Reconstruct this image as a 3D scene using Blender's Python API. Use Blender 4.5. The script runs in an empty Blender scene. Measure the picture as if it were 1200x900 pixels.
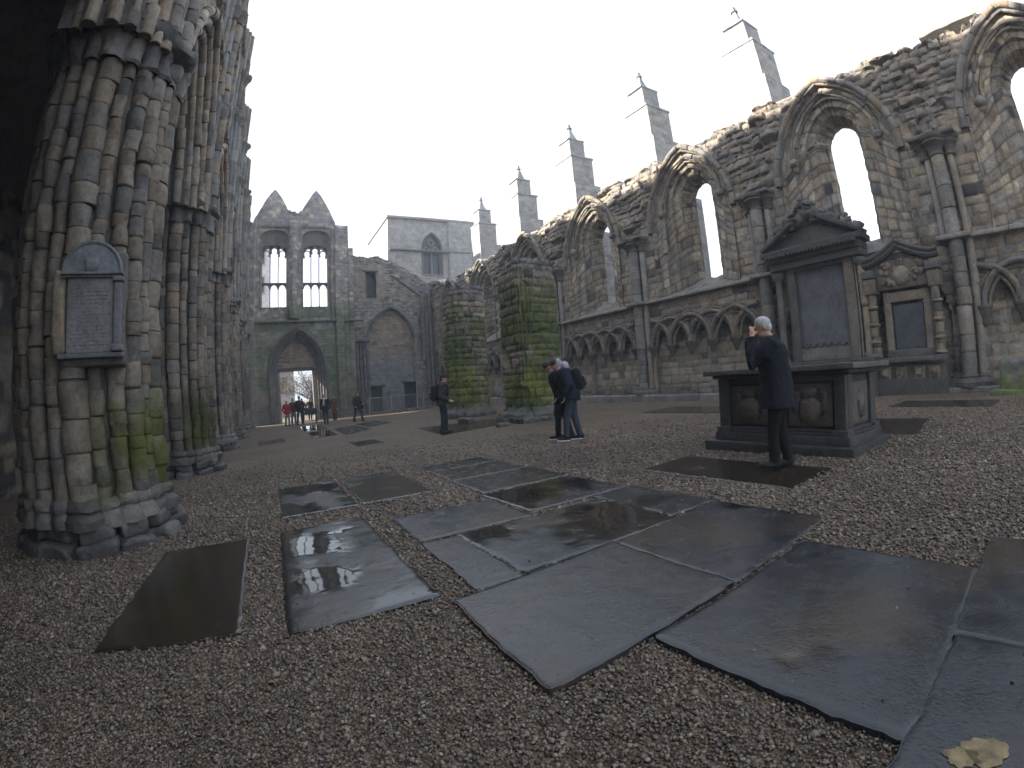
import bpy, math, random
import numpy as np
sc = bpy.context.scene
COL = sc.collection
R = math.radians
random.seed(5)
RNG = np.random.default_rng(11)

# ------------------------------------------------------------------ helpers
def gz(x, y):
    return 0.0396 * np.clip(x, -8, 17) - 0.0148 * np.clip(y, -10, 60)

def _h(*k):
    h = np.uint32(2166136261)
    with np.errstate(over='ignore'):
        for a in k:
            a = (np.asarray(a).astype(np.int64) & 0xffffffff).astype(np.uint32)
            h = (h ^ a) * np.uint32(16777619)
            h = h ^ (h >> np.uint32(13)); h = h * np.uint32(1274126177); h = h ^ (h >> np.uint32(16))
    return h.astype(np.float64) / 4294967295.0

def vnoise(P, seed=0):
    P = np.asarray(P, float); i = np.floor(P).astype(np.int64); f = P - i
    f = f * f * (3 - 2 * f); out = 0
    for dx in (0, 1):
        for dy in (0, 1):
            for dz in (0, 1):
                w = (f[..., 0] if dx else 1 - f[..., 0]) * (f[..., 1] if dy else 1 - f[..., 1]) * (f[..., 2] if dz else 1 - f[..., 2])
                out = out + w * _h(i[..., 0] + dx, i[..., 1] + dy, i[..., 2] + dz, seed)
    return out * 2 - 1

def fbm(P, scale=1.0, octv=3, seed=0):
    P = np.asarray(P, float) * scale; s = 0; a = 1; t = 0
    for o in range(octv):
        s = s + a * vnoise(P, seed + o * 17); t += a; a *= .5; P = P * 2.03
    return s / t

def sstep(a, b, x):
    t = np.clip((x - a) / (b - a), 0, 1); return t * t * (3 - 2 * t)

def lerp(a, b, t):
    return np.asarray(a) * (1 - t) + np.asarray(b) * t

class MB:
    """collects grids, tubes and boxes; build() links them as one mesh object"""
    def __init__(s): s.V = []; s.C = []; s.Q = []; s.T = []; s.n = 0
    def add(s, V, Q=None, T=None, C=None):
        V = np.asarray(V, float).reshape(-1, 3)
        if C is None: C = np.ones((len(V), 3)) * .5
        C = np.asarray(C, float)
        if C.ndim == 1: C = np.tile(C, (len(V), 1))
        C = C.reshape(-1, 3)
        s.V.append(V); s.C.append(C)
        if Q is not None and len(Q): s.Q.append(np.asarray(Q, np.int64).reshape(-1, 4) + s.n)
        if T is not None and len(T): s.T.append(np.asarray(T, np.int64).reshape(-1, 3) + s.n)
        s.n += len(V)
    def grid(s, P, C=None, mask=None, closeu=False, flip=False):
        nu, nv = P.shape[:2]; idx = np.arange(nu * nv).reshape(nu, nv)
        if closeu: idx = np.concatenate([idx, idx[:1]], 0)
        Q = np.stack([idx[:-1, :-1], idx[1:, :-1], idx[1:, 1:], idx[:-1, 1:]], -1)
        if mask is not None: Q = Q[mask]
        Q = Q.reshape(-1, 4)
        if flip: Q = Q[:, ::-1]
        s.add(P, Q, None, C)
    def rbox(s, c, size, r=.02, n=None, amp=0., col=(.3, .27, .23), rot=None, seed=0, nsc=3., var=.12):
        """box with rounded, slightly worn edges"""
        size = np.array(size, float); h = size / 2; r = min(r, h.min() * .9)
        if n is None: n = tuple(int(np.clip(round(x / .12), 2, 24)) for x in size)
        elif isinstance(n, int): n = (n, n, n)
        for ax in range(3):
            a, b = [(1, 2), (2, 0), (0, 1)][ax]
            def ticks(k):
                t = np.linspace(-h[k], h[k], n[k] + 1); e = h[k]
                return np.unique(np.concatenate([t, [-e + r * .3, -e + r, e - r, e - r * .3]]))
            A, Bm = np.meshgrid(ticks(a), ticks(b), indexing='ij')
            for sg in (-1, 1):
                P = np.zeros(A.shape + (3,)); P[..., ax] = sg * h[ax]; P[..., a] = A; P[..., b] = Bm
                inner = np.clip(P, -(h - r), h - r); d = P - inner
                L = np.linalg.norm(d, axis=-1, keepdims=True); P = inner + d / np.maximum(L, 1e-9) * r
                if rot is not None: P = P @ np.array(rot).T
                P = P + np.array(c)
                C = np.tile(np.array(col, float), P.shape[:2] + (1,))
                if amp:
                    D = np.stack([fbm(P, nsc, 3, seed + k * 31) for k in range(3)], -1); P = P + D * amp
                if var: C = C * (1 + var * 2 * fbm(P, 2.2, 3, seed + 5))[..., None]
                s.grid(P, C, flip=(sg < 0))
    def tube(s, path, rad, n=12, col=(.3, .27, .23), cap=True, ref=(0, 0, 1), C=None):
        """rad: scalar, (N,) or (N,2) ellipse radii"""
        path = np.asarray(path, float); N = len(path)
        rad = np.asarray(rad, float)
        if rad.ndim == 0: rad = np.full(N, float(rad))
        if rad.ndim == 1: rad = np.stack([rad, rad], -1)
        T = np.gradient(path, axis=0); T /= np.linalg.norm(T, axis=1, keepdims=True) + 1e-12
        ref = np.array(ref, float)
        A = np.cross(np.tile(ref, (N, 1)), T); L = np.linalg.norm(A, axis=1, keepdims=True)
        A = np.where(L < 1e-3, np.array([1., 0, 0]), A / np.maximum(L, 1e-9))
        Bv = np.cross(T, A)
        th = np.linspace(0, 2 * math.pi, n, endpoint=False)
        P = path[None] + A[None] * (np.cos(th)[:, None, None] * rad[None, :, :1]) + Bv[None] * (np.sin(th)[:, None, None] * rad[None, :, 1:])
        if C is not None: Cc = np.tile(np.asarray(C)[None], (n, 1, 1))
        else: Cc = np.tile(np.array(col, float), (n, N, 1))
        s.grid(P, Cc, closeu=True)
        if cap:
            for k, fl in ((0, True), (N - 1, False)):
                V = np.concatenate([P[:, k], path[k:k + 1]]); i = np.arange(n); Tt = np.stack([i, (i + 1) % n, np.full(n, n)], -1)
                s.add(V, None, Tt[:, ::-1] if fl else Tt, Cc[0, k])
        return P
    def drums(s, path, rad, dh=.27, n=12, seed=0, pal=None, amp=.012, gap=.86, ref=(1, 0, 0), tint=None, soot=.3, jit=.012, per=5):
        """a shaft or roll made of separate stone drums, jointed, worn, each with its own tone"""
        path = np.asarray(path, float); seg = np.linalg.norm(np.diff(path, axis=0), axis=1)
        S = np.concatenate([[0], np.cumsum(seg)]); Ltot = S[-1]; rg = np.random.default_rng(seed + 1000)
        b = [0.]
        while b[-1] < Ltot - dh * .6: b.append(min(b[-1] + dh * rg.uniform(.55, 1.5), Ltot))
        if len(b) < 2: b.append(Ltot)
        b[-1] = Ltot
        ss = []; rr = []; cc = []; off = []
        for k in range(len(b) - 1):
            f = np.array([.0, .035, .1, .5, .9, .965, 1.0]) if per >= 5 else np.array([0, .1, .5, .9, 1.0])
            pr = np.array([gap, .975, .995, 1, .995, .975, gap]) if per >= 5 else np.array([gap, 1, 1, 1, gap])
            ss.append(b[k] + f * (b[k + 1] - b[k]) * .9999)
            e = rg.uniform(.955, 1.045) if rg.random() > .12 else rg.uniform(.84, .93)
            rr.append(pr * e)
            c = lerp(stone_tone(rg, soot), GREY * .8, .3) if pal is None else np.array(pal[rg.integers(len(pal))]) * rg.uniform(.85, 1.15)
            cc.append(np.tile(c, (len(f), 1)) * np.where(pr[:, None] < .935, .4, 1))
            o = rg.normal(0, jit, 3); off.append(np.tile(o, (len(f), 1)))
        ss = np.concatenate(ss); rr = np.concatenate(rr); cc = np.concatenate(cc); off = np.concatenate(off)
        pts = np.stack([np.interp(ss, S, path[:, k]) for k in range(3)], -1) + off
        Tn = np.stack([np.interp(ss, S, np.gradient(path, axis=0)[:, k]) for k in range(3)], -1); Tn /= np.linalg.norm(Tn, axis=1, keepdims=True) + 1e-9
        A = np.cross(Tn, np.array(ref, float)); A /= np.linalg.norm(A, axis=1, keepdims=True) + 1e-9
        Bv = np.cross(Tn, A); th = np.linspace(0, 2 * math.pi, n, endpoint=False)
        dirs = A[None] * np.cos(th)[:, None, None] + Bv[None] * np.sin(th)[:, None, None]
        P = pts[None] + dirs * (rad * rr)[None, :, None]
        if amp:
            P = P + dirs * (fbm(P, 5., 3, seed) * amp * 1.6 + np.minimum(fbm(P, 9., 2, seed + 3) + .25, 0) * amp * 3)[..., None]
        C = np.tile(cc[None], (n, 1, 1)) * (1 + .28 * fbm(P, 7., 3, seed + 9))[..., None]
        if tint is not None: C = tint(P, C)
        s.grid(P, C, closeu=True)
        for k, fl in ((0, True), (len(ss) - 1, False)):
            V = np.concatenate([P[:, k], pts[k:k + 1]]); i = np.arange(n); Tt = np.stack([i, (i + 1) % n, np.full(n, n)], -1)
            s.add(V, None, Tt[:, ::-1] if fl else Tt, C[0, k])
    def lathe(s, prof, c=(0, 0, 0), n=20, col=(.3, .27, .23), th0=0, th1=2 * math.pi, amp=0, seed=0, sx=1, sy=1, var=.15, tint=None):
        prof = np.asarray(prof, float); full = abs(th1 - th0 - 2 * math.pi) < 1e-6
        th = np.linspace(th0, th1, n, endpoint=not full)
        P = np.stack([np.cos(th)[:, None] * prof[None, :, 0] * sx, np.sin(th)[:, None] * prof[None, :, 0] * sy, np.tile(prof[None, :, 1], (n, 1))], -1) + np.array(c)
        if amp: P = P + np.stack([fbm(P, 4., 3, seed + k) for k in range(3)], -1) * amp
        C = np.tile(np.array(col, float), P.shape[:2] + (1,)) * (1 + 2 * var * fbm(P, 3., 3, seed + 4))[..., None]
        if tint is not None: C = tint(P, C)
        s.grid(P, C, closeu=full)
    def blob(s, c, rad, n=12, m=8, col=(.3, .27, .23), amp=0, seed=0, rot=None, nsc=3.):
        th = np.linspace(0, 2 * math.pi, n, endpoint=False); ph = np.linspace(1e-3, math.pi - 1e-3, m)
        P = np.stack([np.cos(th)[:, None] * np.sin(ph), np.sin(th)[:, None] * np.sin(ph), np.tile(-np.cos(ph), (n, 1))], -1)
        D = P.copy(); P = P * np.array(rad)
        if amp: P = P + D * (fbm(D * 1.3 + seed * 3.7, nsc, 3, seed) * amp)[..., None]
        if rot is not None: P = P @ np.array(rot).T
        P = P + np.array(c)
        C = np.tile(np.array(col, float), P.shape[:2] + (1,)) * (1 + .25 * fbm(P, 6., 2, seed))[..., None]
        s.grid(P, C, closeu=True)
    def prism(s, poly, z0, z1, col=(.3, .27, .23), axes='xy'):
        """extrude a convex polygon; axes names the two in-plane axes"""
        n = len(poly); p = np.array(poly, float)
        ia, ib = 'xyz'.index(axes[0]), 'xyz'.index(axes[1]); ic = 3 - ia - ib
        V = np.zeros((2 * n, 3)); V[:n, ia] = p[:, 0]; V[:n, ib] = p[:, 1]; V[:n, ic] = z0; V[n:] = V[:n]; V[n:, ic] = z1
        i = np.arange(n); j = (i + 1) % n
        V = np.concatenate([V, V[:n].mean(0)[None], V[n:].mean(0)[None]])
        T = np.concatenate([np.stack([j, i, np.full(n, 2 * n)], -1), np.stack([i + n, j + n, np.full(n, 2 * n + 1)], -1)])
        s.add(V, np.stack([i, j, j + n, i + n], -1), T, col)
    def build(s, name, mat, parent=None, smooth=40, loc=None):
        me = bpy.data.meshes.new(name)
        V = np.concatenate(s.V); C = np.concatenate(s.C)
        if loc is not None: V = V - np.array(loc)
        Q = np.concatenate(s.Q) if s.Q else np.zeros((0, 4), np.int64); T = np.concatenate(s.T) if s.T else np.zeros((0, 3), np.int64)
        # drop vertices that no face uses
        used = np.zeros(len(V), bool); used[Q.ravel()] = True; used[T.ravel()] = True
        remap = np.cumsum(used) - 1; V = V[used]; C = C[used]; Q = remap[Q]; T = remap[T]
        me.vertices.add(len(V)); me.vertices.foreach_set('co', V.astype(np.float32).ravel())
        nl = Q.size + T.size; me.loops.add(nl); me.loops.foreach_set('vertex_index', np.concatenate([Q.ravel(), T.ravel()]).astype(np.int32))
        nq, nt = len(Q), len(T); me.polygons.add(nq + nt)
        me.polygons.foreach_set('loop_start', np.concatenate([np.arange(nq) * 4, nq * 4 + np.arange(nt) * 3]).astype(np.int32))
        me.update(calc_edges=True); me.validate()
        at = me.color_attributes.new('Col', 'FLOAT_COLOR', 'POINT')
        cc = np.ones((len(V), 4), np.float32); cc[:, :3] = np.clip(C, .004, .9)
        if len(at.data) == len(V): at.data.foreach_set('color', cc.ravel())
        me.polygons.foreach_set('use_smooth', np.ones(len(me.polygons), bool))
        if smooth: me.set_sharp_from_angle(angle=R(smooth))
        me.materials.append(mat)
        o = bpy.data.objects.new(name, me); COL.objects.link(o)
        if parent is not None: o.parent = parent
        if loc is not None: o.location = loc
        return o

def thing(name, label, cat, group=None, loc=(0, 0, 0), rz=0):
    o = bpy.data.objects.new(name, None); COL.objects.link(o); o.empty_display_size = .3
    o.location = loc; o.rotation_euler = (0, 0, rz); o['label'] = label; o['category'] = cat
    if group: o['group'] = group
    return o
def tag(o, label, cat, group=None):
    o['label'] = label; o['category'] = cat
    if group: o['group'] = group
    return o
def kind(o, k): o['kind'] = k; return o

# ------------------------------------------------------------------ stone tones and masonry
TAN = np.array((.33, .262, .19)); BUFF = np.array((.395, .334, .255)); GREY = np.array((.262, .243, .222)); BROWN = np.array((.20, .148, .106)); SOOT = np.array((.06, .058, .06)); MOSS = np.array((.062, .078, .022)); BLUE = np.array((.24, .25, .26))
def stone_tone(rg, soot=.3):
    r = rg.random()
    if r < soot: c = lerp(SOOT, GREY, .25 + rg.random() * .4)
    elif r < soot + (1 - soot) * .4: c = lerp(TAN, GREY, rg.random())
    elif r < soot + (1 - soot) * .75: c = lerp(TAN, BUFF, rg.random())
    else: c = lerp(BROWN, TAN, rg.random())
    return c * rg.uniform(.85, 1.15)
def masonry(u, v, ch, bw, seed, vmin, vmax, jit=.55):
    rg = np.random.default_rng(seed); b = [vmin - 1.]
    while b[-1] < vmax + 1: b.append(b[-1] + ch * rg.uniform(.72, 1.3))
    b = np.array(b); row = np.clip(np.searchsorted(b, v) - 1, 0, len(b) - 2); v0 = b[row]; v1 = b[row + 1]
    w = bw * (.75 + .6 * _h(row, seed)); off = _h(row, seed + 1) * w; s_ = (u - off) / w; j = np.floor(s_)
    J = lambda q: q + (_h(row, q, seed + 2) - .5) * jit
    j = np.where(s_ < J(j), j - 1, np.where(s_ >= J(j + 1), j + 1, j))
    d = np.minimum(np.minimum(s_ - J(j), J(j + 1) - s_) * w, np.minimum(v - v0, v1 - v))
    return d, _h(row, j, seed + 3), _h(row, j, seed + 4), _h(row, j, seed + 5)
def block_color(r1, r2, r3, soot=.12, warm=.5):
    c = lerp(GREY, TAN, np.clip(r1 * 1.5 * warm + .1, 0, 1)[..., None])
    c = np.where((r2 > .72)[..., None], lerp(TAN, BUFF, r3[..., None]), c)
    c = np.where(((r2 > .5) & (r2 < .6))[..., None], lerp(BROWN, TAN, r3[..., None]), c)
    c = np.where((r2 < soot)[..., None], lerp(SOOT, GREY, (r3 * .5)[..., None]), c)
    return c * (.82 + .36 * r3)[..., None]
def wall_skin(u, v, P, ch=.27, bw=.5, seed=0, soot=.12, warm=.5, amp=.03, jd=.03, jw=.05, rough=.015, wob=.03, vmin=-2, vmax=22):
    """displacement and colour of a masonry face"""
    uu = u + wob * fbm(P, 1.3, 2, seed + 40); vv = v + wob * fbm(P, 1.1, 2, seed + 41)
    d, r1, r2, r3 = masonry(uu, vv, ch, bw, seed, vmin, vmax)
    jt = sstep(0, jw, d)
    D = -jd * (1 - jt) + (r1 - .5) * amp + fbm(P, 6., 3, seed + 6) * rough
    C = block_color(r1, r2, r3, soot, warm) * (.48 + .52 * sstep(0, jw * .5, d))[..., None]
    n = fbm(P, 1.1, 4, seed + 8); st = fbm(P * np.array([1, 1, .25]), 1.4, 3, seed + 9)
    C = C * (1 + .25 * fbm(P, 8., 3, seed + 12))[..., None]
    C = lerp(C, C * .35 + SOOT * .25, (sstep(.05, .5, st) * .55)[..., None])
    C = lerp(C, BUFF * 1.1, (sstep(.32, .6, n) * .35)[..., None])
    return D, C
def mossy(C, P, amt, seed=0, lo=-.25, hi=.35, col=MOSS):
    m = sstep(lo, hi, fbm(P, 1.0, 4, seed)) * amt
    return lerp(C, col * (1 + .5 * fbm(P, 5., 2, seed + 2))[..., None], np.clip(m, 0, 1)[..., None])
def normals(P):
    a = np.gradient(P, axis=0); b = np.gradient(P, axis=1); n = np.cross(a, b)
    return n / (np.linalg.norm(n, axis=-1, keepdims=True) + 1e-9)
def arch_curve(a, base, spring, apex, nj=24, na=48):
    """left jamb, pointed arch, right jamb: points (u, z) from left foot to right foot"""
    h = apex - spring; Rr = (a * a + h * h) / (2 * a)
    phi = math.asin(min(1, h / Rr)); t = np.linspace(0, phi, na // 2 + 1)
    left = np.stack([-(Rr * np.cos(t) - (Rr - a)), spring + Rr * np.sin(t)], -1)
    right = (left * np.array([-1, 1]))[::-1][1:]
    if nj:
        zz = np.linspace(base, spring, nj, endpoint=False)
        lj = np.stack([np.full(nj, -a), zz], -1); rj = (lj * np.array([-1, 1]))[::-1]
        return np.concatenate([lj, left, right, rj])
    return np.concatenate([left, right])
def in_arch(u, z, a, base, spring, apex):
    h = apex - spring; Rr = (a * a + h * h) / (2 * a); au = np.abs(u)
    return (z > base) & (((z <= spring) & (au < a)) | ((z > spring) & ((au + Rr - a) ** 2 + (z - spring) ** 2 < Rr * Rr)))

# ------------------------------------------------------------------ materials
def nodes(name):
    m = bpy.data.materials.new(name); m.use_nodes = True; nt = m.node_tree; nt.nodes.clear()
    out = nt.nodes.new('ShaderNodeOutputMaterial'); b = nt.nodes.new('ShaderNodeBsdfPrincipled'); nt.links.new(b.outputs[0], out.inputs[0])
    N = lambda t, **k: _n(nt, t, k); L = nt.links.new
    return m, nt, b, N, L
def _n(nt, t, k):
    return nt.nodes.new('ShaderNode' + t)
def noise(N, L, vec, scale, detail=4, rough=.55):
    n = N('TexNoise'); n.inputs['Scale'].default_value = scale; n.inputs['Detail'].default_value = detail; n.inputs['Roughness'].default_value = rough; L(vec, n.inputs['Vector']); return n.outputs[0]
def ramp(N, L, fac, stops):
    r = N('ValToRGB'); e = r.color_ramp.elements
    while len(e) < len(stops): e.new(.5)
    for i, (p, c) in enumerate(stops):
        e[i].position = p; e[i].color = (c, c, c, 1) if np.isscalar(c) else (*c, 1)
    L(fac, r.inputs[0]); return r.outputs[0]
def mixc(N, L, f, a, b, mode='MIX'):
    m = N('MixRGB'); m.blend_type = mode
    for i, v in ((0, f), (1, a), (2, b)):
        if hasattr(v, 'is_linked'): L(v, m.inputs[i])
        else: m.inputs[i].default_value = v if np.isscalar(v) else (*v, 1)
    return m.outputs[0]
def bump(N, L, b, h, st, dist=.02, prev=None):
    n = N('Bump'); n.inputs['Strength'].default_value = st; n.inputs['Distance'].default_value = dist; L(h, n.inputs['Height'])
    if prev is not None: L(prev, n.inputs['Normal'])
    if b is not None: L(n.outputs[0], b.inputs['Normal'])
    return n.outputs[0]
def stone_mat(name, rough=.8, bs=.5, gain=1., spec=.35):
    m, nt, b, N, L = nodes(name); tc = N('NewGeometry').outputs['Position']
    at = N('Attribute'); at.attribute_name = 'Col'
    f = ramp(N, L, noise(N, L, tc, 14, 6, .65), [(.25, .62 * gain), (.5, 1.0 * gain), (.8, 1.25 * gain)])
    c = mixc(N, L, 1., at.outputs['Color'], f, 'MULTIPLY')
    pits = ramp(N, L, noise(N, L, tc, 38, 3), [(.30, .45), (.42, 1.)])
    c = mixc(N, L, .6, c, mixc(N, L, 1., c, pits, 'MULTIPLY'))
    c = mixc(N, L, 1., c, ramp(N, L, noise(N, L, tc, 2.3, 6, .7), [(.32, .66), (.5, 1.), (.72, 1.22)]), 'MULTIPLY')
    L(c, b.inputs['Base Color'])
    L(ramp(N, L, noise(N, L, tc, 3., 3), [(.3, rough - .18), (.7, rough + .12)]), b.inputs['Roughness'])
    b.inputs['Specular IOR Level'].default_value = spec
    p = bump(N, L, None, noise(N, L, tc, 9, 5, .6), bs, .05)
    bump(N, L, b, noise(N, L, tc, 45, 4, .6), bs * .8, .015, p)
    return m
def plain_mat(name, col, rough=.7, metal=0., nb=.15, scale=30, var=.25, spec=.4):
    m, nt, b, N, L = nodes(name); tc = N('TexCoord').outputs['Object']
    f = ramp(N, L, noise(N, L, tc, scale * .3, 4), [(.3, 1 - var), (.7, 1 + var)])
    L(mixc(N, L, 1., (*col,), f, 'MULTIPLY'), b.inputs['Base Color'])
    b.inputs['Roughness'].default_value = rough; b.inputs['Metallic'].default_value = metal; b.inputs['Specular IOR Level'].default_value = spec
    if nb: bump(N, L, b, noise(N, L, tc, scale, 4), nb, .02)
    return m
M_STONE = stone_mat('weathered sandstone')
M_DARK = stone_mat('sooty carved stone', .62, .45, .9, .45)
M_FAR = stone_mat('sandstone rubble', .85, .6)
M_WET = stone_mat('damp mossy stone', .6, .7, 1., .4)
# ------------------------------------------------------------------ camera: a wide action-camera lens
cam = bpy.data.cameras.new('camera'); co = bpy.data.objects.new('camera', cam); COL.objects.link(co); sc.camera = co
yaw, pitch, roll, F, K1, CAMH = 0.49187557, 0.00195116, -0.06129223, 571.7031, 0.03647763, 1.3311043
cam.type = 'PANO'; pc = cam.cycles if not hasattr(cam, 'panorama_type') else cam
pc.panorama_type = 'FISHEYE_LENS_POLYNOMIAL'; pc.fisheye_fov = R(200)
cam.sensor_fit = 'HORIZONTAL'; cam.sensor_width = 36; cam.sensor_height = 27
th = np.linspace(0, 1.5, 200); rmm = F * (th + K1 * th ** 3) * .03
A = np.stack([rmm, rmm ** 2, rmm ** 3, rmm ** 4], -1); cf = np.linalg.lstsq(A, th, rcond=None)[0]
pc.fisheye_polynomial_k0 = 0.
for i, v in enumerate(cf): setattr(pc, 'fisheye_polynomial_k%d' % (i + 1), -float(v))
cy, sy = math.cos(yaw), math.sin(yaw)
fw = np.array([sy * math.cos(pitch), cy * math.cos(pitch), math.sin(pitch)]); rt = np.array([cy, -sy, 0]); up = np.cross(rt, fw)
r2 = math.cos(roll) * rt + math.sin(roll) * up; u2 = -math.sin(roll) * rt + math.cos(roll) * up
from mathutils import Matrix
Mx = Matrix(((r2[0], u2[0], -fw[0], 0), (r2[1], u2[1], -fw[1], 0), (r2[2], u2[2], -fw[2], CAMH), (0, 0, 0, 1)))
co.matrix_world = Mx; cam.clip_start = .02; cam.clip_end = 2000

# ------------------------------------------------------------------ sky and sun
SUN_EL, SUN_AZ = R(22.7), R(155)     # azimuth measured from +x towards +y
sd = np.array([math.cos(SUN_EL) * math.cos(SUN_AZ), math.cos(SUN_EL) * math.sin(SUN_AZ), math.sin(SUN_EL)])
w = bpy.data.worlds.new('World'); sc.world = w; w.use_nodes = True; nt = w.node_tree; nt.nodes.clear()
wo = nt.nodes.new('ShaderNodeOutputWorld'); bg = nt.nodes.new('ShaderNodeBackground'); sky = nt.nodes.new('ShaderNodeTexSky')
sky.sky_type = 'NISHITA'; sky.sun_disc = False; sky.sun_elevation = SUN_EL; sky.sun_rotation = math.atan2(sd[0], sd[1])
sky.air_density = 1.; sky.dust_density = 3.; sky.ozone_density = 1.
bw = nt.nodes.new('ShaderNodeRGBToBW'); mx = nt.nodes.new('ShaderNodeMixRGB'); mx.inputs[0].default_value = .6
nt.links.new(sky.outputs[0], bw.inputs[0]); nt.links.new(sky.outputs[0], mx.inputs[1]); nt.links.new(bw.outputs[0], mx.inputs[2])
# thin even cloud over the clear sky
cl = nt.nodes.new('ShaderNodeMixRGB'); cl.inputs[0].default_value = .6; cl.inputs[2].default_value = (4.15, 4.7, 5.5, 1)
nt.links.new(mx.outputs[0], cl.inputs[1]); nt.links.new(cl.outputs[0], bg.inputs[0]); bg.inputs[1].default_value = .1
nt.links.new(bg.outputs[0], wo.inputs[0])
sun = bpy.data.lights.new('sun', 'SUN'); sun.energy = 5.; sun.angle = R(.6); sun.color = (1., .93, .82)
so = bpy.data.objects.new('sun', sun); COL.objects.link(so)
from mathutils import Vector
so.rotation_euler = Vector(sd).to_track_quat('Z', 'Y').to_euler()
sc.view_settings.view_transform = 'Standard'; sc.view_settings.look = 'None'; sc.view_settings.gamma = 1; sc.view_settings.exposure = 1.95
sc.cycles.max_bounces = 6; sc.cycles.diffuse_bounces = 3; sc.cycles.glossy_bounces = 3
sc.cycles.sample_clamp_indirect = 6

# ------------------------------------------------------------------ gravel ground
def gravel_mat():
    m, nt, b, N, L = nodes('gravel'); pos = N('NewGeometry').outputs['Position']
    v = N('TexVoronoi'); v.inputs['Scale'].default_value = 50; L(pos, v.inputs['Vector'])
    sep = N('SeparateColor'); L(v.outputs['Color'], sep.inputs[0])
    c = ramp(N, L, sep.outputs[0], [(0, (.07, .054, .044)), (.3, (.17, .124, .092)), (.55, (.25, .187, .138)), (.8, (.225, .195, .165)), (1, (.40, .33, .25))])
    big = ramp(N, L, noise(N, L, pos, .55, 4), [(.3, .64), (.7, 1.02)]); c = mixc(N, L, 1., c, big, 'MULTIPLY'); c = mixc(N, L, 1., c, ramp(N, L, noise(N, L, pos, 11, 4, .7), [(.35, (.62, .56, .5)), (.65, (1.3, 1.2, 1.06))]), 'MULTIPLY')
    L(c, b.inputs['Base Color']); b.inputs['Roughness'].default_value = .55; b.inputs['Specular IOR Level'].default_value = .4
    inv = N('Math'); inv.operation = 'SUBTRACT'; inv.inputs[0].default_value = .5; L(v.outputs['Distance'], inv.inputs[1])
    p = bump(N, L, None, inv.outputs[0], 1., .03); bump(N, L, b, noise(N, L, pos, 5, 4), .4, .06, p)
    return m
M_GRAVEL = gravel_mat()
xs = np.unique(np.concatenate([[-400, -120, -40], np.linspace(-8, 17, 26), [25, 60, 150, 400]])); ys = np.unique(np.concatenate([[-400, -100, -30], np.linspace(-10, 60, 36), [90, 160, 400]]))
X, Y = np.meshgrid(xs, ys, indexing='ij'); g = MB(); g.grid(np.stack([X, Y, gz(X, Y)], -1), np.full(X.shape + (3,), .2))
kind(g.build('gravel_ground', M_GRAVEL), 'structure')
# ------------------------------------------------------------------ north aisle wall
WX = 14.0; BAY = 6.075; CY0 = 20.566
COLS = [CY0 + BAY * k for k in (-4, -3, -2, -1, 0, 1, 2)]        # wall shafts between bays
BAYS = [CY0 + BAY * (k - .5) for k in (-3, -2, -1, 0, 1, 2, 3)]
NW = thing('aisle_wall', 'long roofless aisle wall of weathered sandstone with pointed windows and interlaced blind arches', 'wall')
def top_n(y):
    P = np.stack([y, y * 0, y * 0], -1)
    return 9.86 + .16 * fbm(P, .7, 3, 3) + .10 * np.floor(3 * fbm(P, 2.1, 2, 4)) / 1.5 + np.where(y > 36, (y - 36) * .25, 0)
H_OUT = (1.95, 4.30, 7.0, 9.95)    # wall opening under the rib: half width, base, spring, apex
def nskin(y, z):
    P = np.stack([np.full_like(y, WX), y, z], -1)
    D, C = wall_skin(y, z, P, .27, .46, 21, .08, .38, .025, .024, .055)
    # ruined rubble of the broken vault springers, above the capitals between bays
    dcol = np.min(np.abs(y[..., None] - np.array(COLS)), -1)
    fan = sstep(.30, .0, dcol - (.25 + 1.05 * sstep(7.0, 9.2, z)))
    rub = fan * sstep(6.95, 7.15, z); n1 = fbm(P, 1.6, 4, 61)
    wobb = .12 * fbm(P, 1.7, 3, 66); dq, q1, q2, q3 = masonry(y + wobb, z + .1 * fbm(P, 1.9, 3, 67), .21, .40, 68, -2, 14, .9)
    rb = (q1 - .45) * .16 - .07 * (1 - sstep(0, .05, dq)) + .03 * fbm(P, 7, 3, 65); ledge = .16 * sstep(.35, .45, fbm(P * np.array([1, .5, 1.4]), 1.1, 2, 69) + .25)
    D = D * (1 - rub) + rub * (.05 + rb + ledge + .07 * n1)
    up = sstep(8.7, 9.3, z + .3 * n1) * (1 - rub); D = D * (1 - up) + up * (rb * .8 + ledge * .7 - .03)
    cr = lerp(SOOT * 1.3, lerp(GREY, TAN, q2[..., None]), np.clip(.35 + .5 * q3 + .6 * n1, 0, 1)[..., None]) * (.6 + .4 * sstep(0, .04, dq))[..., None]
    C = lerp(C, cr, (np.clip(rub + up, 0, 1) * .9)[..., None])
    # recessed lower wall under the blind arcade
    for yb in BAYS:
        u = y - yb; a = np.abs(u) < 2.62
        low = a & (z < 2.5) & (z > .5)
        D = np.where(low, D - .22, D)
        for k in (-2, -1, 0, 1, 2):
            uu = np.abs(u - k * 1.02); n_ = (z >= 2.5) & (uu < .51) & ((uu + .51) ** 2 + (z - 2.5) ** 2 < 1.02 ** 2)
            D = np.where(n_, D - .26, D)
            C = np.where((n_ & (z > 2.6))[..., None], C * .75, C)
        C = np.where((low & (z < 2.3))[..., None], lerp(C, BUFF * (.75 + .3 * _h(np.floor(z / .27), 7))[..., None], .3), C)
    dmp = sstep(1.3, .5, z + .4 * n1); C = lerp(C, SOOT * 1.3, (dmp * .45)[..., None])
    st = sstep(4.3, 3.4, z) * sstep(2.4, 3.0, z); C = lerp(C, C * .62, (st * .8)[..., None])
    C = mossy(C, P, .5 * sstep(.95, .6, z), 71)
    return D, C
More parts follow.
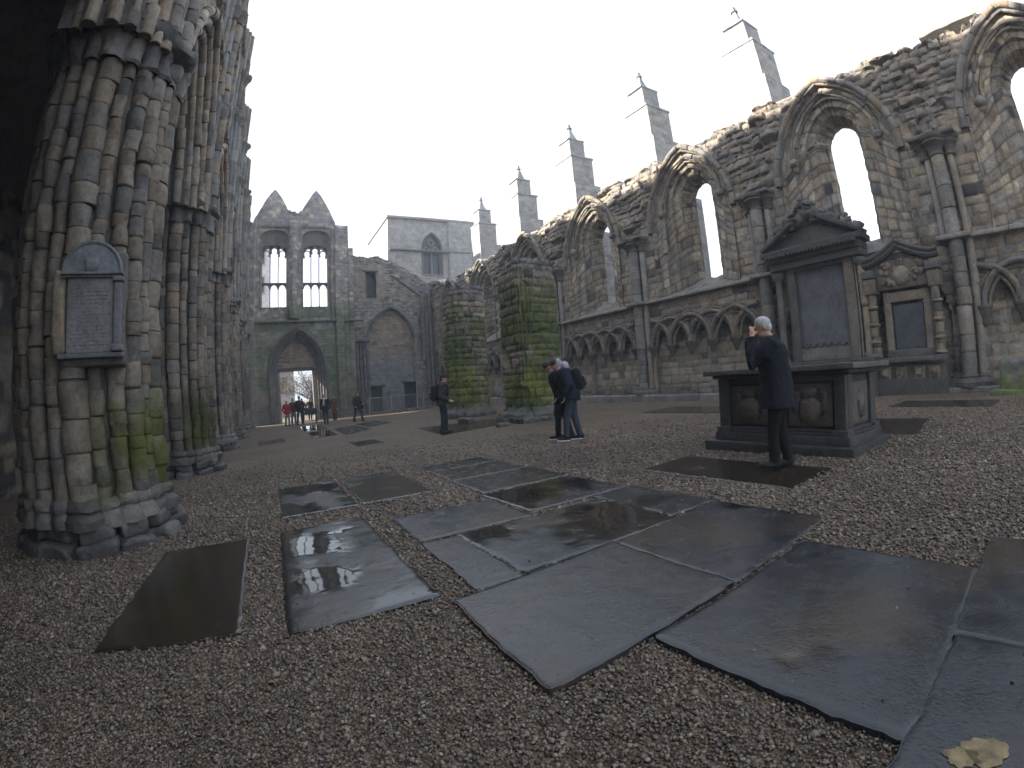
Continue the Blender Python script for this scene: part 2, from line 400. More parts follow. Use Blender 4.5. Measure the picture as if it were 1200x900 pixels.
def nwall():
    m = MB(); y0, y1 = -4.2, 40.2
    ys = np.arange(y0, y1, .05); t = np.linspace(0, 1, 200)
    Yg, Tg = np.meshgrid(ys, t, indexing='ij'); Z = .1 + Tg * (top_n(Yg) - .1)
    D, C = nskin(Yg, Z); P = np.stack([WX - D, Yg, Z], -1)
    yc, zc = (Yg[:-1, :-1] + .025), (Z[:-1, :-1] + Z[1:, 1:]) / 2
    mask = np.ones(yc.shape, bool)
    for yb in BAYS: mask &= ~in_arch(yc - yb, zc, *H_OUT)
    m.grid(P, C, mask, flip=True)
    # ragged wall head and back face
    tt = np.linspace(0, 1.25, 10); A, Bq = np.meshgrid(ys[::2], tt, indexing='ij'); Zt = top_n(A)
    Pt = np.stack([WX + Bq, A, Zt + (.15 * fbm(np.stack([A, Bq, 0 * A], -1), 1.6, 3, 90) * np.minimum(Bq * 3, 1))], -1)
    Pt[:, 0] = P[::2, -1]
    m.grid(Pt, np.tile(GREY * 1.1, Pt.shape[:2] + (1,)), flip=True)
    yb2 = np.arange(y0, y1, .15); A, Tb = np.meshgrid(yb2, np.linspace(0, 1, 60), indexing='ij'); Zb = -.4 + Tb * (top_n(A) + .4)
    mask = np.ones((len(yb2) - 1, 59), bool)
    for yb in BAYS: mask &= ~in_arch(A[:-1, :-1] + .075 - yb, (Zb[:-1, :-1] + Zb[1:, 1:]) / 2, .85, 4.6, 7.9, 9.1)
    Pb = np.stack([np.full_like(A, WX + 1.25), A, Zb], -1)
    m.grid(Pb, np.tile(GREY, Pb.shape[:2] + (1,)), mask)
    m.build('masonry', M_STONE, NW)
nwall()
def arch_pos(c, yb, x): return np.stack([np.full(len(c), x), yb + c[:, 0], c[:, 1]], -1)
RINGS = [(1.97, 7.0, 9.97, -.05), (1.93, 7.0, 9.92, .0), (1.91, 7.0, 9.89, .11), (1.50, 7.35, 9.57, .13), (1.48, 7.4, 9.54, .29), (1.10, 7.8, 9.22, .34), (1.08, 7.82, 9.19, .48), (.80, 8.0, 8.98, .56), (.60, 8.08, 8.80, .98), (.56, 8.1, 8.76, 1.0), (.56, 8.1, 8.76, 1.27), (.86, 7.9, 9.1, 1.29)]
def reveal(yb, i):
    m = MB(); base0 = 4.34
    cur = []; 
    rows = []
    for k, (a, s_, ap, d) in enumerate(RINGS):
        b = base0 + (4.92 - base0) * min(1, max(0, d / .98)); rows.append((np.concatenate([arch_curve(a, b, s_, ap, 60, 60)]), d))
    P = []
    for k in range(len(rows) - 1):
        (c0, d0), (c1, d1) = rows[k], rows[k + 1]; L_ = max(abs(d1 - d0), np.abs(c1 - c0).mean()); n = max(1, int(round(L_ / .06)))
        for t in np.linspace(0, 1, n, endpoint=False):
            c = c0 * (1 - t) + c1 * t; P.append(np.stack([np.full(len(c), WX + d0 * (1 - t) + d1 * t), yb + c[:, 0], c[:, 1]], -1))
    c, d = rows[-1]; P.append(np.stack([np.full(len(c), WX + d), yb + c[:, 0], c[:, 1]], -1))
    P = np.stack(P, 1)                          # along the curve x inward
    seg = np.linalg.norm(np.diff(P[:, 0], axis=0), axis=-1); s_ = np.concatenate([[0], np.cumsum(seg)])[:, None] * np.ones(P.shape[:2])
    tw = np.concatenate([[0], np.cumsum(np.linalg.norm(np.diff(P[5], axis=0), axis=-1))])[None] * np.ones(P.shape[:2])
    half = s_.max() / 2; sfold = half - np.abs(s_ - half); side = (s_ > half)
    d_, r1, r2, r3 = masonry(tw + side * 13.7, sfold, .27, .42, 300 + i, -1, 9, .4)
    jt = sstep(0, .05, d_); N_ = normals(P)
    D = -.02 * (1 - jt) + (r1 - .5) * .014 + fbm(P, 5., 3, 310 + i) * .016
    C = block_color(r1, r2, r3, .05, .42) * (.4 + .6 * jt)[..., None]
    C = C * (1 + .4 * fbm(P, 5, 3, 4))[..., None]
    st = fbm(P * np.array([1, 1, .3]), 1.3, 3, 320 + i); C = lerp(C, C * .4, (sstep(.1, .55, st) * .55)[..., None])
    P2 = P + N_ * D[..., None]
    m.grid(P2, C)
    # sloping sill
    a = P2[0]; b = P2[-1]; t = np.linspace(0, 1, 36)
    S = a[None] * (1 - t)[:, None, None] + b[None] * t[:, None, None]
    n3 = fbm(S, 3., 3, 330); S[..., 2] += n3 * .06 * np.sin(math.pi * t)[:, None]
    m.grid(S, np.tile(GREY * .8, S.shape[:2] + (1,)) * (1 + .6 * n3)[..., None])
    return m.build('window_surround', M_STONE, NW)
def hood(yb, i, par):
    m = MB(); c = arch_curve(2.10, 7.0, 7.0, 10.05, 0, 60)
    m.drums(arch_pos(c, yb, WX - .05), .11, .45, 10, 400 + i, [GREY * .65, TAN * .65, GREY * .75], .02, .9)
    c = arch_curve(1.97, 7.0, 7.0, 9.90, 0, 60); m.drums(arch_pos(c, yb, WX + .0), .06, .4, 8, 420 + i, [GREY * .6, GREY * .5, TAN * .6], .01, .93)
    m.build('hood_mould', M_STONE, par)
    m = MB(); c = arch_curve(1.52, 7.75, 7.75, 9.62, 0, 60)
    m.drums(arch_pos(c, yb, WX + .13), .07, .4, 8, 440 + i, [GREY * .7, GREY * .55, TAN * .8], .012, .93)
    c = arch_curve(1.36, 7.75, 7.75, 9.46, 0, 60); m.drums(arch_pos(c, yb, WX + .22), .045, .4, 8, 460 + i, [GREY * .75, TAN * .85], .008, .93)
    m.build('inner_rib', M_STONE, par)
    for s_ in (-1, 1):
        m = MB(); m.blob((WX + .12, yb + s_ * 1.47, 7.66), (.17, .17, .15), 12, 8, GREY * .8, .05, 470 + i + s_)
        m.blob((WX + .18, yb + s_ * 1.47, 7.48), (.11, .11, .13), 10, 7, TAN * .7, .04, 480 + i + s_)
        m.build('corbel', M_STONE, par)
    if i in (2,):
        for s_ in (1,):
            m = MB(); m.drums([(WX + .14, yb + s_ * 1.46, 6.1), (WX + .14, yb + s_ * 1.46, 7.4)], .085, .9, 12, 7, [TAN, GREY], .004)
            m.build('shaft', M_STONE, par)
for i, yb in enumerate(BAYS): hood(yb, i, reveal(yb, i))
CAPP = [(.17, 0), (.20, .03), (.20, .07), (.17, .10), (.19, .2), (.27, .3), (.33, .34), (.33, .40), (.38, .43), (.40, .48), (.40, .56), (.30, .58), (.0, .58)]
BASEP = [(.36, 0), (.36, .12), (.30, .15), (.28, .2), (.24, .22), (.25, .27), (.19, .30)]
for i, yc in enumerate(COLS):
    for dy, dx, r in ((0, -.20, .2), (.33, -.06, .115), (-.33, -.06, .115)):
        m = MB(); m.drums([(WX + dx, yc + dy, 4.3), (WX + dx, yc + dy, 6.5)], r, .5 if dy == 0 else 1.9, 16, 500 + i * 3 + int(dy * 10), [lerp(TAN, GREY, .5), GREY, GREY * .8], .012 if dy == 0 else .004, .93)
        if dy == 0: m.drums([(WX + dx, yc + dy, .8), (WX + dx, yc + dy, 4.2)], r, .5, 16, 530 + i, [lerp(TAN, GREY, .6) * .8, GREY * .75, GREY * .6], .015, .93)
        elif not (i in (1, 3) and dy > 0): m.drums([(WX + dx, yc + dy, .8 if dy < 0 else 2.2), (WX + dx, yc + dy, 4.2 if i != 2 else 2.9)], r, 1.3, 14, 560 + i, [lerp(TAN, GREY, .6) * .85, GREY * .75], .005, .95)
        m.build('wall_shaft', M_STONE, NW)
    m = MB()
    for dy, dx, f in ((0, -.18, 1.), (.36, -.04, .78), (-.36, -.04, .78)):
        m.lathe([(a * f * 1.12, 6.42 + b) for a, b in CAPP], (WX + dx, yc + dy, 0), 18, GREY * .5, amp=.03, seed=600 + i)
    m.rbox((WX - .12, yc, 6.96), (.78, 1.36, .14), .05, None, .03, GREY * .55, seed=610 + i)
    m.build('capital', M_STONE, NW)
    m = MB()
    for dy, dx, f in ((0, -.2, 1.), (.36, -.05, .7), (-.36, -.05, .7)): m.lathe([(a * f, .6 + b) for a, b in BASEP], (WX + dx, yc + dy, 0), 16, GREY * .5, amp=.03, seed=620 + i)
    m.build('shaft_base', M_STONE, NW)
# string course in worn lengths
m = MB()
for yc0, yc1 in zip(COLS[:-1], COLS[1:]):
    a, b = yc0 + .42, yc1 - .42
    if abs(yc0 - COLS[1]) < .1: continue
    y = a
    while y < b - .1:
        l = min(RNG.uniform(.7, 1.2), b - y); m.rbox((WX - .04, y + l / 2, 4.27), (.36, l - .008, .12), .03, (3, 8, 2), .02, GREY * 1.05, seed=int(y * 7)); y += l
for yc in COLS: m.rbox((WX - .18, yc, 4.27), (.6, .95, .13), .04, (4, 8, 2), .02, GREY * .85, seed=int(yc * 9))
m.build('string_course', M_STONE, NW)
# blind arcade: interlacing round arches on corbel capitals
for i, yb in enumerate(BAYS):
    if i == 1: continue
    for k in (-1.5, -.5, .5, 1.5):
        m = MB(); t = np.linspace(0, math.pi, 30); yc = yb + k * 1.02
        for rr, rad, dx in ((1.02, .085, -.05), (.87, .055, .02), (1.14, .05, .0)):
            m.drums(np.stack([np.full(30, WX + dx - (.03 if (k * 2) % 4 == 1 else 0)), yc + rr * np.cos(t), 2.5 + rr * np.sin(t)], -1), rad, .4, 8, int(700 + i * 9 + k * 2), [GREY * .62, TAN * .62, GREY * .5], .012, .95)
        m.build('blind_arch', M_STONE, NW)
    for s_ in (-1, 1):   # quarter arches that spring from the outer corbels
        m = MB(); t = np.linspace(0, math.pi / 2, 16)
        for rr, rad, dx in ((1.02, .085, -.05), (.87, .055, .02)):
            m.drums(np.stack([np.full(16, WX + dx), yb + s_ * (2.55 - rr * np.cos(t)), 2.5 + rr * np.sin(t)], -1), rad, .4, 8, 760 + i, [GREY * .62, TAN * .62], .012, .95)
        m.build('blind_arch', M_STONE, NW)
    for k in (-2.5, -1.5, -.5, .5, 1.5, 2.5):
        m = MB(); m.lathe([(.02, 2.02), (.09, 2.1), (.1, 2.2), (.12, 2.26), (.2, 2.38), (.21, 2.44), (.24, 2.46), (.24, 2.53), (0, 2.53)], (WX - .02, yb + k * 1.02, 0), 14, GREY * .42, amp=.025, seed=770 + i * 7 + int(k))
        m.build('corbel', M_STONE, NW)
        if (i, k) in ((3, .5), (2, 2.5), (2, -2.5), (3, 2.5), (0, .5), (4, -1.5), (4, .5), (4, 1.5), (5, .5), (5, -.5)):
            m = MB(); m.drums([(WX + .0, yb + k * 1.02, .78), (WX + .0, yb + k * 1.02, 2.3)], .085, 1.2, 12, 790 + i, [TAN * .75, GREY * .7], .006, .95)
            m.build('colonnette', M_STONE, NW)
        m = MB(); m.lathe([(.17, .6), (.17, .68), (.14, .7), (.15, .74), (.09, .8), (0, .8)], (WX + .0, yb + k * 1.02, 0), 12, GREY * .45, amp=.04, seed=800 + i * 7 + int(k)); m.build('colonnette_base', M_STONE, NW)
# bench along the foot
m = MB(); y = -4.
while y < 40:
    l = RNG.uniform(1.0, 1.9)
    if not (2.55 < y + l / 2 < 7.9): m.rbox((WX - .12, y + l / 2, .3), (.72, l - .01, .62), .05, (4, 10, 4), .025, lerp(GREY, SOOT, RNG.uniform(.1, .5)), seed=int(y * 5))
    y += l
m.build('wall_bench', M_WET, NW)
# broken coping flags along the wall head
for y, dz, l, tl in ((-1.2, .25, 1.9, .06), (.9, .3, 1.9, -.05), (3.3, .22, 1.1, .04), (6.7, .2, 1.5, -.03), (9.4, .16, .9, .1), (14.1, .14, .8, -.1), (16.0, .2, 1.2, .08), (19.4, .2, 1.0, 0), (22.8, .1, .9, .1)):
    m = MB(); ct, s_ = math.cos(tl), math.sin(tl)
    m.rbox((WX + .62, y, float(top_n(np.array([y]))[0]) + dz), (.8, l, .1), .03, (5, 10, 2), .05, GREY * .9, rot=((1, 0, 0), (0, ct, -s_), (0, s_, ct)), seed=int(y * 3 + 50)); m.build('coping_slab', M_STONE, NW)

# ------------------------------------------------------------------ buttress pinnacles standing behind the wall
def pinnacle(yc, label, seed):
    t = thing('buttress_pinnacle', label, 'pinnacle', 'buttress pinnacles above the aisle wall', (0, 0, 0)); x0 = 15.2
    def stage(name, x0_, w, d, z0, z1, sd_, parent=t):
        m = MB(); res = .07
        for ax in range(2):
            for sg in (-1, 1):
                W_ = w if ax == 0 else d; us = np.linspace(-W_ / 2, W_ / 2, max(3, int(W_ / res))); zs = np.linspace(z0, z1, max(3, int((z1 - z0) / res)))
                U, Z = np.meshgrid(us, zs, indexing='ij')
                if ax == 0: P = np.stack([np.full_like(U, x0_ + (d if sg > 0 else 0)), yc + U, Z], -1); nn = np.array([sg, 0, 0])
                else: P = np.stack([x0_ + d / 2 + U, np.full_like(U, yc + sg * w / 2), Z], -1); nn = np.array([0, sg, 0])
                D, C = wall_skin(U + sg * 3 + ax * 7, Z, P, .3, .5, sd_, .05, .4, .02, .015, .05, .01)
                e = np.minimum(1, (W_ / 2 - np.abs(U)) / .12); P = P + nn * (D * e)[..., None]
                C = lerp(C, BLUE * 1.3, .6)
                m.grid(P, C, flip=(sg > 0) == (ax == 1))
        A = np.array([[[x0_, yc - w / 2, z1], [x0_, yc + w / 2, z1]], [[x0_ + d, yc - w / 2, z1], [x0_ + d, yc + w / 2, z1]]]); m.grid(A, None)
        m.build(name, M_FAR, parent)
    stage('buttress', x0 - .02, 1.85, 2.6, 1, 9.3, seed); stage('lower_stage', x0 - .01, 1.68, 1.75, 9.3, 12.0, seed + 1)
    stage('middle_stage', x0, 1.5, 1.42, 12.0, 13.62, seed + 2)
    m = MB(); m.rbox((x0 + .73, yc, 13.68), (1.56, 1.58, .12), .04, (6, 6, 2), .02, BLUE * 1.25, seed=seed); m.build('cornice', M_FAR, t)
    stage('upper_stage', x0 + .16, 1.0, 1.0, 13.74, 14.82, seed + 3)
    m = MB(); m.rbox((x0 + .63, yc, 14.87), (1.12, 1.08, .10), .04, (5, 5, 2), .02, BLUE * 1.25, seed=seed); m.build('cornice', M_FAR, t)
    m = MB(); r0 = .48
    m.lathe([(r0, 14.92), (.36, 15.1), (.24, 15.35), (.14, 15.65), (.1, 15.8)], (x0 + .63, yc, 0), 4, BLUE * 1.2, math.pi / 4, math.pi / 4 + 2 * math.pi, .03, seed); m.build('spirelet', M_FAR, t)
    m = MB(); m.blob((x0 + .63, yc, 15.86), (.16, .16, .09), 10, 6, GREY * .8, .05, seed); m.blob((x0 + .63, yc, 16.02), (.09, .09, .13), 10, 6, GREY * .8, .04, seed + 1); m.build('finial', M_FAR, t)
for yc, lb in ((COLS[2] + .1, 'tall stepped pinnacle behind the coping between the dark memorial window and the next'),
               (COLS[3] + .1, 'second stepped pinnacle counting from the camera end, alone in sky between two large wall arches'),
               (COLS[4] + .1, 'broad stepped pinnacle, its lit face melting into the sky, third from the camera end'),
               (COLS[5] + .1, 'complete stepped pinnacle with two cornices and finial directly above the nearer mossy pier'),
               (COLS[6] + .1, 'lowest and most distant stepped pinnacle, beside the flat-topped tower')):
    pinnacle(yc, lb, int(yc * 10))
# ------------------------------------------------------------------ south arcade: clustered piers, moulded arches, tall wall above
PX = -2.36; PYS = [6.3 + 6.06 * k for k in (-1, 0, 1, 2, 3, 4, 5)]
SA = thing('nave_arcade', 'tall dark nave arcade wall with vaulting shafts and ragged head opposite the windowed wall', 'arcade')
SPR = 5.8
PIER_LAB = {6.3: 'nearest clustered pier of stacked stone drums, carrying a grey wall tablet, at the left edge',
            12.36: 'second clustered pier from the left edge, slimmer in view, with bright moss at its foot'}
def pier(yc, k):
    lab = {0: 'clustered pier beside the camera, before the tablet pier', 1: 'massive clustered pier of stacked drums carrying the grey wall tablet',
           2: 'clustered drum pier directly behind the tablet pier, mossy at its foot', 3: 'third clustered drum pier of the arcade, half hidden and without moss'}.get(k, {4: 'fourth clustered pier of the nave arcade, a sliver beyond the third', 5: 'fifth clustered pier of the nave arcade, a thin sliver near the gabled wall', 6: 'sixth clustered pier, standing last before the twin gabled wall'}.get(k))
    t = thing('clustered_pier', lab, 'pier', 'clustered piers of the left arcade')
    z0 = float(gz(PX, yc)); near = k in (0, 1); ns = 20
    def tint(P, C):
        if k in (1, 2):
            side = sstep(-2.25, -1.75, P[..., 0]); lo = sstep(1.75, 1.0, P[..., 2] + .5 * fbm(P, 1.5, 2, 5)) * sstep(.25, .45, P[..., 2])
            C = lerp(C, MOSS * np.array((1.7, 1.6, 1.0)) * (1 + .5 * fbm(P, 6, 2, 3))[..., None], np.clip(side * lo * sstep(-.5, -.05, fbm(P, 2.1, 3, 8 + k)) * .95, 0, 1)[..., None])
        dk = sstep(-.1, .4, fbm(P, .75, 3, 33)) * .75
        C = lerp(C, C * .35 + SOOT * .3, (dk * (1 - .5 * sstep(2., 4., P[..., 2])))[..., None])
        return C * .74
    m = MB(); zt = np.linspace(z0, SPR + .1, 60); m.lathe([(.74, z) for z in zt], (PX, yc, 0), 48, GREY * .35, amp=.03, seed=k, tint=tint); m.build('core', M_DARK, t)
    for j in range(ns):
        a = 2 * math.pi * j / ns + .18; big = j % 5 == 0; r = .165 if big else (.112 if j % 5 in (2, 3) else .096); rad = .81 if big else .79
        x, y = PX + rad * math.cos(a), yc + rad * math.sin(a)
        if x < PX - .72 and not near: continue
        if k == 1 and -2.25 < x < -1.6 and y < yc - .55: rad -= .03; x, y = PX + rad * math.cos(a), yc + rad * math.sin(a)
        m = MB(); m.drums([(x, y, z0 + .55), (x, y, 2.), (x, y, 4.), (x, y, SPR - .3)], r, .24 if not big else .27, 16 if near else 10, 900 + k * 40 + j, None, .024 if near else .014, .9, tint=tint, soot=.16, jit=.008 if near else .007)
        m.build('shaft', M_STONE, t)
    m = MB()
    for j in range(ns):
        a = 2 * math.pi * j / ns + .18; big = j % 5 == 0; r = .185 if big else .125; x, y = PX + .80 * math.cos(a), yc + .80 * math.sin(a)
        if x < PX - .72 and not near: continue
        m.lathe([(r * 1.0, SPR - .34), (r * 1.15, SPR - .3), (r, SPR - .26), (r * 1.1, SPR - .14), (r * 1.22, SPR - .02), (r * 1.38, SPR + .02), (r * 1.4, SPR + .1), (r * 1.1, SPR + .13), (0, SPR + .14)], (x, y, 0), 14, lerp(SOOT, GREY, RNG.uniform(.1, .6)), amp=.08, seed=k * 50 + j)
    m.lathe([(.0, SPR + .06), (.9, SPR + .06), (1.0, SPR + .08), (1.07, SPR + .15), (1.08, SPR + .26), (1.0, SPR + .36), (.0, SPR + .28)], (PX, yc, 0), 40, lerp(SOOT, GREY, .12), amp=.15, seed=k * 3 + 1)
    m.build('capital', M_DARK, t)
    m = MB()
    for j in range(ns):
        a = 2 * math.pi * j / ns + .18; big = j % 5 == 0; r = .185 if big else .13; x, y = PX + .80 * math.cos(a), yc + .80 * math.sin(a)
        m.lathe([(r * 1.5, z0 + .3), (r * 1.5, z0 + .4), (r * 1.3, z0 + .44), (r * 1.15, z0 + .47), (r * 1.3, z0 + .5), (r * 1.25, z0 + .55), (r, z0 + .6), (0, z0 + .6)], (x, y, 0), 14, lerp(SOOT, GREY, RNG.uniform(.3, .9)), amp=.05, seed=k * 55 + j, tint=tint)
    m.build('base_moulding', M_WET, t)
    m = MB()
    for j in range(12):     # worn octagonal plinth of separate blocks in two steps
        a = 2 * math.pi * (j + .5) / 12; ca, sa_ = math.cos(a), math.sin(a); rot = ((ca, -sa_, 0), (sa_, ca, 0), (0, 0, 1))
        for rr, h0, h1, wd in ((.82, .16, .34, .36), (.90, -.2, .17, .42)):
            q = rr + RNG.uniform(-.03, .03)
            if k == 1 and j in (7, 8): q -= .1
            m.rbox((PX + q * ca, yc + q * sa_, z0 + (h0 + h1) / 2), (wd, rr * .50 + RNG.uniform(-.03, .03), h1 - h0 + RNG.uniform(-.03, .03)), .06, (6, 6, 5), .085, lerp(SOOT * 1.2, GREY * .6, RNG.uniform(.05, .6)), rot, seed=k * 60 + j)
    m.build('plinth', M_WET, t)
for k, yc in enumerate(PYS): pier(yc, k)
# arch rolls between piers
AC = [(a + b) / 2 for a, b in zip(PYS[:-1], PYS[1:])]
for i, yb in enumerate(AC):
    for a, x, r in ((2.45, -1.60, .12), (2.30, -1.72, .11), (2.14, -1.85, .12), (1.98, -2.0, .11), (1.86, -2.2, .12), (1.86, -2.5, .12), (1.98, -2.72, .11)):
        if x < -2.2 and i > 1: continue
        m = MB(); c = arch_curve(a, SPR, SPR, SPR + 1.50 * a, 0, 56)
        m.drums(arch_pos(c, yb, x), r * .9, .38, 12 if i < 2 else 8, 1200 + i * 11 + int(-x * 10), None, .012, .9, soot=.12); m.build('arch_roll', M_STONE, SA)
# wall above the arches
def swall():
    m = MB(); y0, y1 = -2., 39.0
    top = lambda y: 17.0 + .35 * fbm(np.stack([y, 0 * y, 0 * y], -1), .9, 3, 8) + .25 * np.floor(2.5 * fbm(np.stack([y, 0 * y, 0 * y], -1), .35, 2, 9))
    ys = np.concatenate([np.arange(y0, 14, .06), np.arange(14, y1 + .1, .12)]); t = np.linspace(0, 1, 170); Y, T = np.meshgrid(ys, t, indexing='ij'); Z = SPR + T * (top(Y) - SPR)
    P = np.stack([np.full_like(Y, -1.74), Y, Z], -1); D, C = wall_skin(Y, Z, P, .3, .5, 77, .2, .35, .03, .03, .06)
    for yb in AC:      # tall shallow lancets of the upper storey
        for dd in (-1.05, 1.05):
            ia = in_arch(Y - yb - dd, Z, .62, 10.6, 13.4, 14.9); D = np.where(ia, D - .35, D)
    D = D + np.where((np.abs(Z - 10.2) < .09) | (np.abs(Z - 15.2) < .09), .14, 0)
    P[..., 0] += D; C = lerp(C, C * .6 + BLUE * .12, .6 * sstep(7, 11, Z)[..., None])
    yc, zc = (Y[:-1, :-1] + Y[1:, 1:]) / 2, (Z[:-1, :-1] + Z[1:, 1:]) / 2; mask = np.ones(yc.shape, bool)
    for yb in AC: mask &= ~in_arch(yc - yb, zc, 2.38, 4, SPR, SPR + 1.5 * 2.38)
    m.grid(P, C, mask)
    A, B2 = np.meshgrid(ys[::2], np.linspace(0, -1.3, 6), indexing='ij'); Pt = np.stack([-1.74 + B2, A, top(A) + .2 * fbm(np.stack([A, B2, 0 * A], -1), 2, 2, 3)], -1); Pt[:, 0] = P[::2, -1]
    m.grid(Pt, np.tile(GREY, Pt.shape[:2] + (1,)))
    ys2 = np.arange(y0, y1 + .1, .25); Y, T = np.meshgrid(ys2, np.linspace(0, 1, 50), indexing='ij'); Z = SPR + T * (top(Y) - SPR)
    mask = np.ones((len(ys2) - 1, 49), bool)
    for yb in AC: mask &= ~in_arch((Y[:-1, :-1] + Y[1:, 1:]) / 2 - yb, (Z[:-1, :-1] + Z[1:, 1:]) / 2, 1.95, 4, SPR, SPR + 1.5 * 1.95)
    m.grid(np.stack([np.full_like(Y, -2.95), Y, Z], -1), np.tile(GREY * .6, Y.shape + (1,)), mask, flip=True)
    m.build('upper_wall', M_STONE, SA)
    for i, yb in enumerate(AC):     # soffit between the rolls
        m = MB(); c0 = arch_curve(2.40, SPR, SPR, SPR + 1.5 * 2.4, 0, 56); c1 = arch_curve(1.9, SPR, SPR, SPR + 1.5 * 1.9, 0, 56)
        Pq = np.stack([arch_pos(c0, yb, -1.66), arch_pos(lerp(c0, c1, .5), yb, -1.85), arch_pos(c1, yb, -2.0), arch_pos(c1, yb, -2.95)], 1)
        m.grid(Pq, np.tile(GREY * .5, Pq.shape[:2] + (1,))); m.build('soffit', M_STONE, SA)
swall()
# vaulting shafts with rings, one triplet above every pier
for k, yc in enumerate(PYS):
    for dy, dx, r in ((0, -1.52, .15), (.28, -1.62, .11), (-.28, -1.62, .11), (.5, -1.74, .1), (-.5, -1.74, .1)):
        m = MB(); m.drums([(dx, yc + dy, SPR + .25), (dx, yc + dy, 9.), (dx, yc + dy, 12), (dx, yc + dy, 16.6)], r, .42 if k < 3 else .8, 12, 1500 + k * 7 + int(dy * 10), [GREY * .8, BLUE * .75, TAN * .7, GREY * .55], .012, .92); m.build('vaulting_shaft', M_STONE, SA)
    for z, f in ((8.9, .75), (12.3, 1.), (14.3, 1.15)):
        m = MB()
        for dy, dx, r in ((0, -1.52, .16), (.28, -1.62, .12), (-.28, -1.62, .12)):
            m.lathe([(r, z - .32 * f), (r * 1.1, z - .2 * f), (r * 1.6 * f, z - .04), (r * 1.75 * f, z), (r * 1.75 * f, z + .1), (r, z + .14), (0, z + .14)], (dx, yc + dy, 0), 12, GREY * .55, amp=.04, seed=k * 9 + int(z))
        m.build('shaft_capital', M_STONE, SA)
# aisle behind: outer wall, vault and roof keep the space behind the piers dark
m = MB(); ys = np.arange(-3, 39.2, .12); zs = np.arange(-1, 8.4, .12); Y, Z = np.meshgrid(ys, zs, indexing='ij'); P = np.stack([np.full_like(Y, -6.3), Y, Z], -1); D, C = wall_skin(Y, Z, P, .3, .5, 88, .3, .3); P[..., 0] += D; m.grid(P, C * .7)
sa = thing('south_aisle', 'dark vaulted side aisle seen behind the pier with the tablet', 'aisle')
m.build('outer_wall', M_DARK, sa)
m = MB(); yy = np.arange(-3, 39.2, .3); t = np.linspace(0, math.pi, 24); A, Tt = np.meshgrid(yy, t, indexing='ij'); P = np.stack([-4.45 - 1.85 * np.cos(Tt), A, 6.2 + 2.1 * np.sin(Tt)], -1)
m.grid(P, np.tile(GREY * .5, P.shape[:2] + (1,))); m.rbox((-4.6, 18, 9.3), (3.6, 42.5, .3), .03, (3, 20, 1), 0, GREY * .5); m.build('vault', M_DARK, sa)
for k, yc in enumerate(PYS[:4]):
    m = MB(); P_ = np.stack([-4.45 - 1.8 * np.cos(t), np.full(24, yc), 6.2 + 2.0 * np.sin(t)], -1); m.drums(P_, .16, .4, 10, 1700 + k, [GREY * .5, TAN * .5], .01); m.drums([(-6.1, yc, -.5), (-6.1, yc, 6.2)], .16, .4, 10, 1710 + k, [GREY * .5, TAN * .5], .01); m.build('vault_rib', M_DARK, sa)
m = MB(); m.rbox((-4.6, -3.2, 4), (3.8, .4, 11), .05, (6, 1, 12), .02, GREY * .5); m.build('end_wall', M_DARK, sa)

# grey tablet fixed to the nearest pier
tb = thing('wall_tablet', 'grey stone memorial tablet with rounded top and side pilaster, fixed to the nearest drum pier', 'memorial tablet', None, (-1.93, 5.36, 1.88), R(9))
g_ = np.array((.17, .175, .19)); sl = (.22, .215, .215)
m = MB(); m.rbox((-.02, 0, .42), (.52, .08, .78), .01, (6, 1, 8), .004, sl, seed=3)
for i in range(17):
    u = -.24 + RNG.uniform(0, .03)
    while u < .2:
        l = RNG.uniform(.025, .085); l = min(l, .215 - u); m.rbox((u + l / 2, -.0402, .11 + i * .039), (l, .003, .012), .001, (2, 1, 1), .003, np.array(sl) * RNG.uniform(.72, .92), seed=i, var=.3); u += l + RNG.uniform(.012, .025)
m.build('inscribed_panel', M_DARK, tb)
m = MB(); th_ = np.linspace(0, math.pi, 20); m.prism([(-.02 + .31 * math.cos(a), .86 + .31 * math.sin(a)) for a in th_], -.05, .05, g_ * 1.15, 'xz'); m.blob((-.02, -.05, .97), (.09, .03, .1), 12, 8, g_ * 1.2, .03, 5); m.build('rounded_head', M_DARK, tb)
m = MB(); m.tube(np.stack([-.02 + .325 * np.cos(th_), np.full(20, -.04), .86 + .325 * np.sin(th_)], -1), .025, 8, g_ * .9, ref=(0, 1, 0)); m.rbox((-.01, -.045, .845), (.70, .12, .03), .01, (6, 2, 1), .006, g_); m.rbox((-.01, -.03, .815), (.66, .1, .02), .006, (6, 2, 1), .004, g_ * .8); m.build('cornice', M_DARK, tb)
m = MB(); m.rbox((.29, -.04, .42), (.085, .1, .66), .01, (2, 2, 8), .004, g_); m.rbox((.29, -.05, .78), (.12, .13, .05), .012, (3, 3, 2), .004, g_); m.rbox((.29, -.05, .07), (.12, .13, .07), .012, (3, 3, 2), .006, g_); m.build('pilaster', M_DARK, tb)
m = MB(); m.rbox((-.01, -.03, .0), (.72, .12, .05), .012, (6, 2, 1), .008, g_ * .9); m.build('sill', M_DARK, tb)
m = MB(); m.rbox((-.38, .05, .45), (.16, .16, .9), .05, (4, 4, 12), .04, TAN * .8, seed=4); m.rbox((0, .16, .5), (.7, .26, 1.2), .04, (5, 3, 8), .03, GREY * .5); m.build('backing', M_STONE, tb)
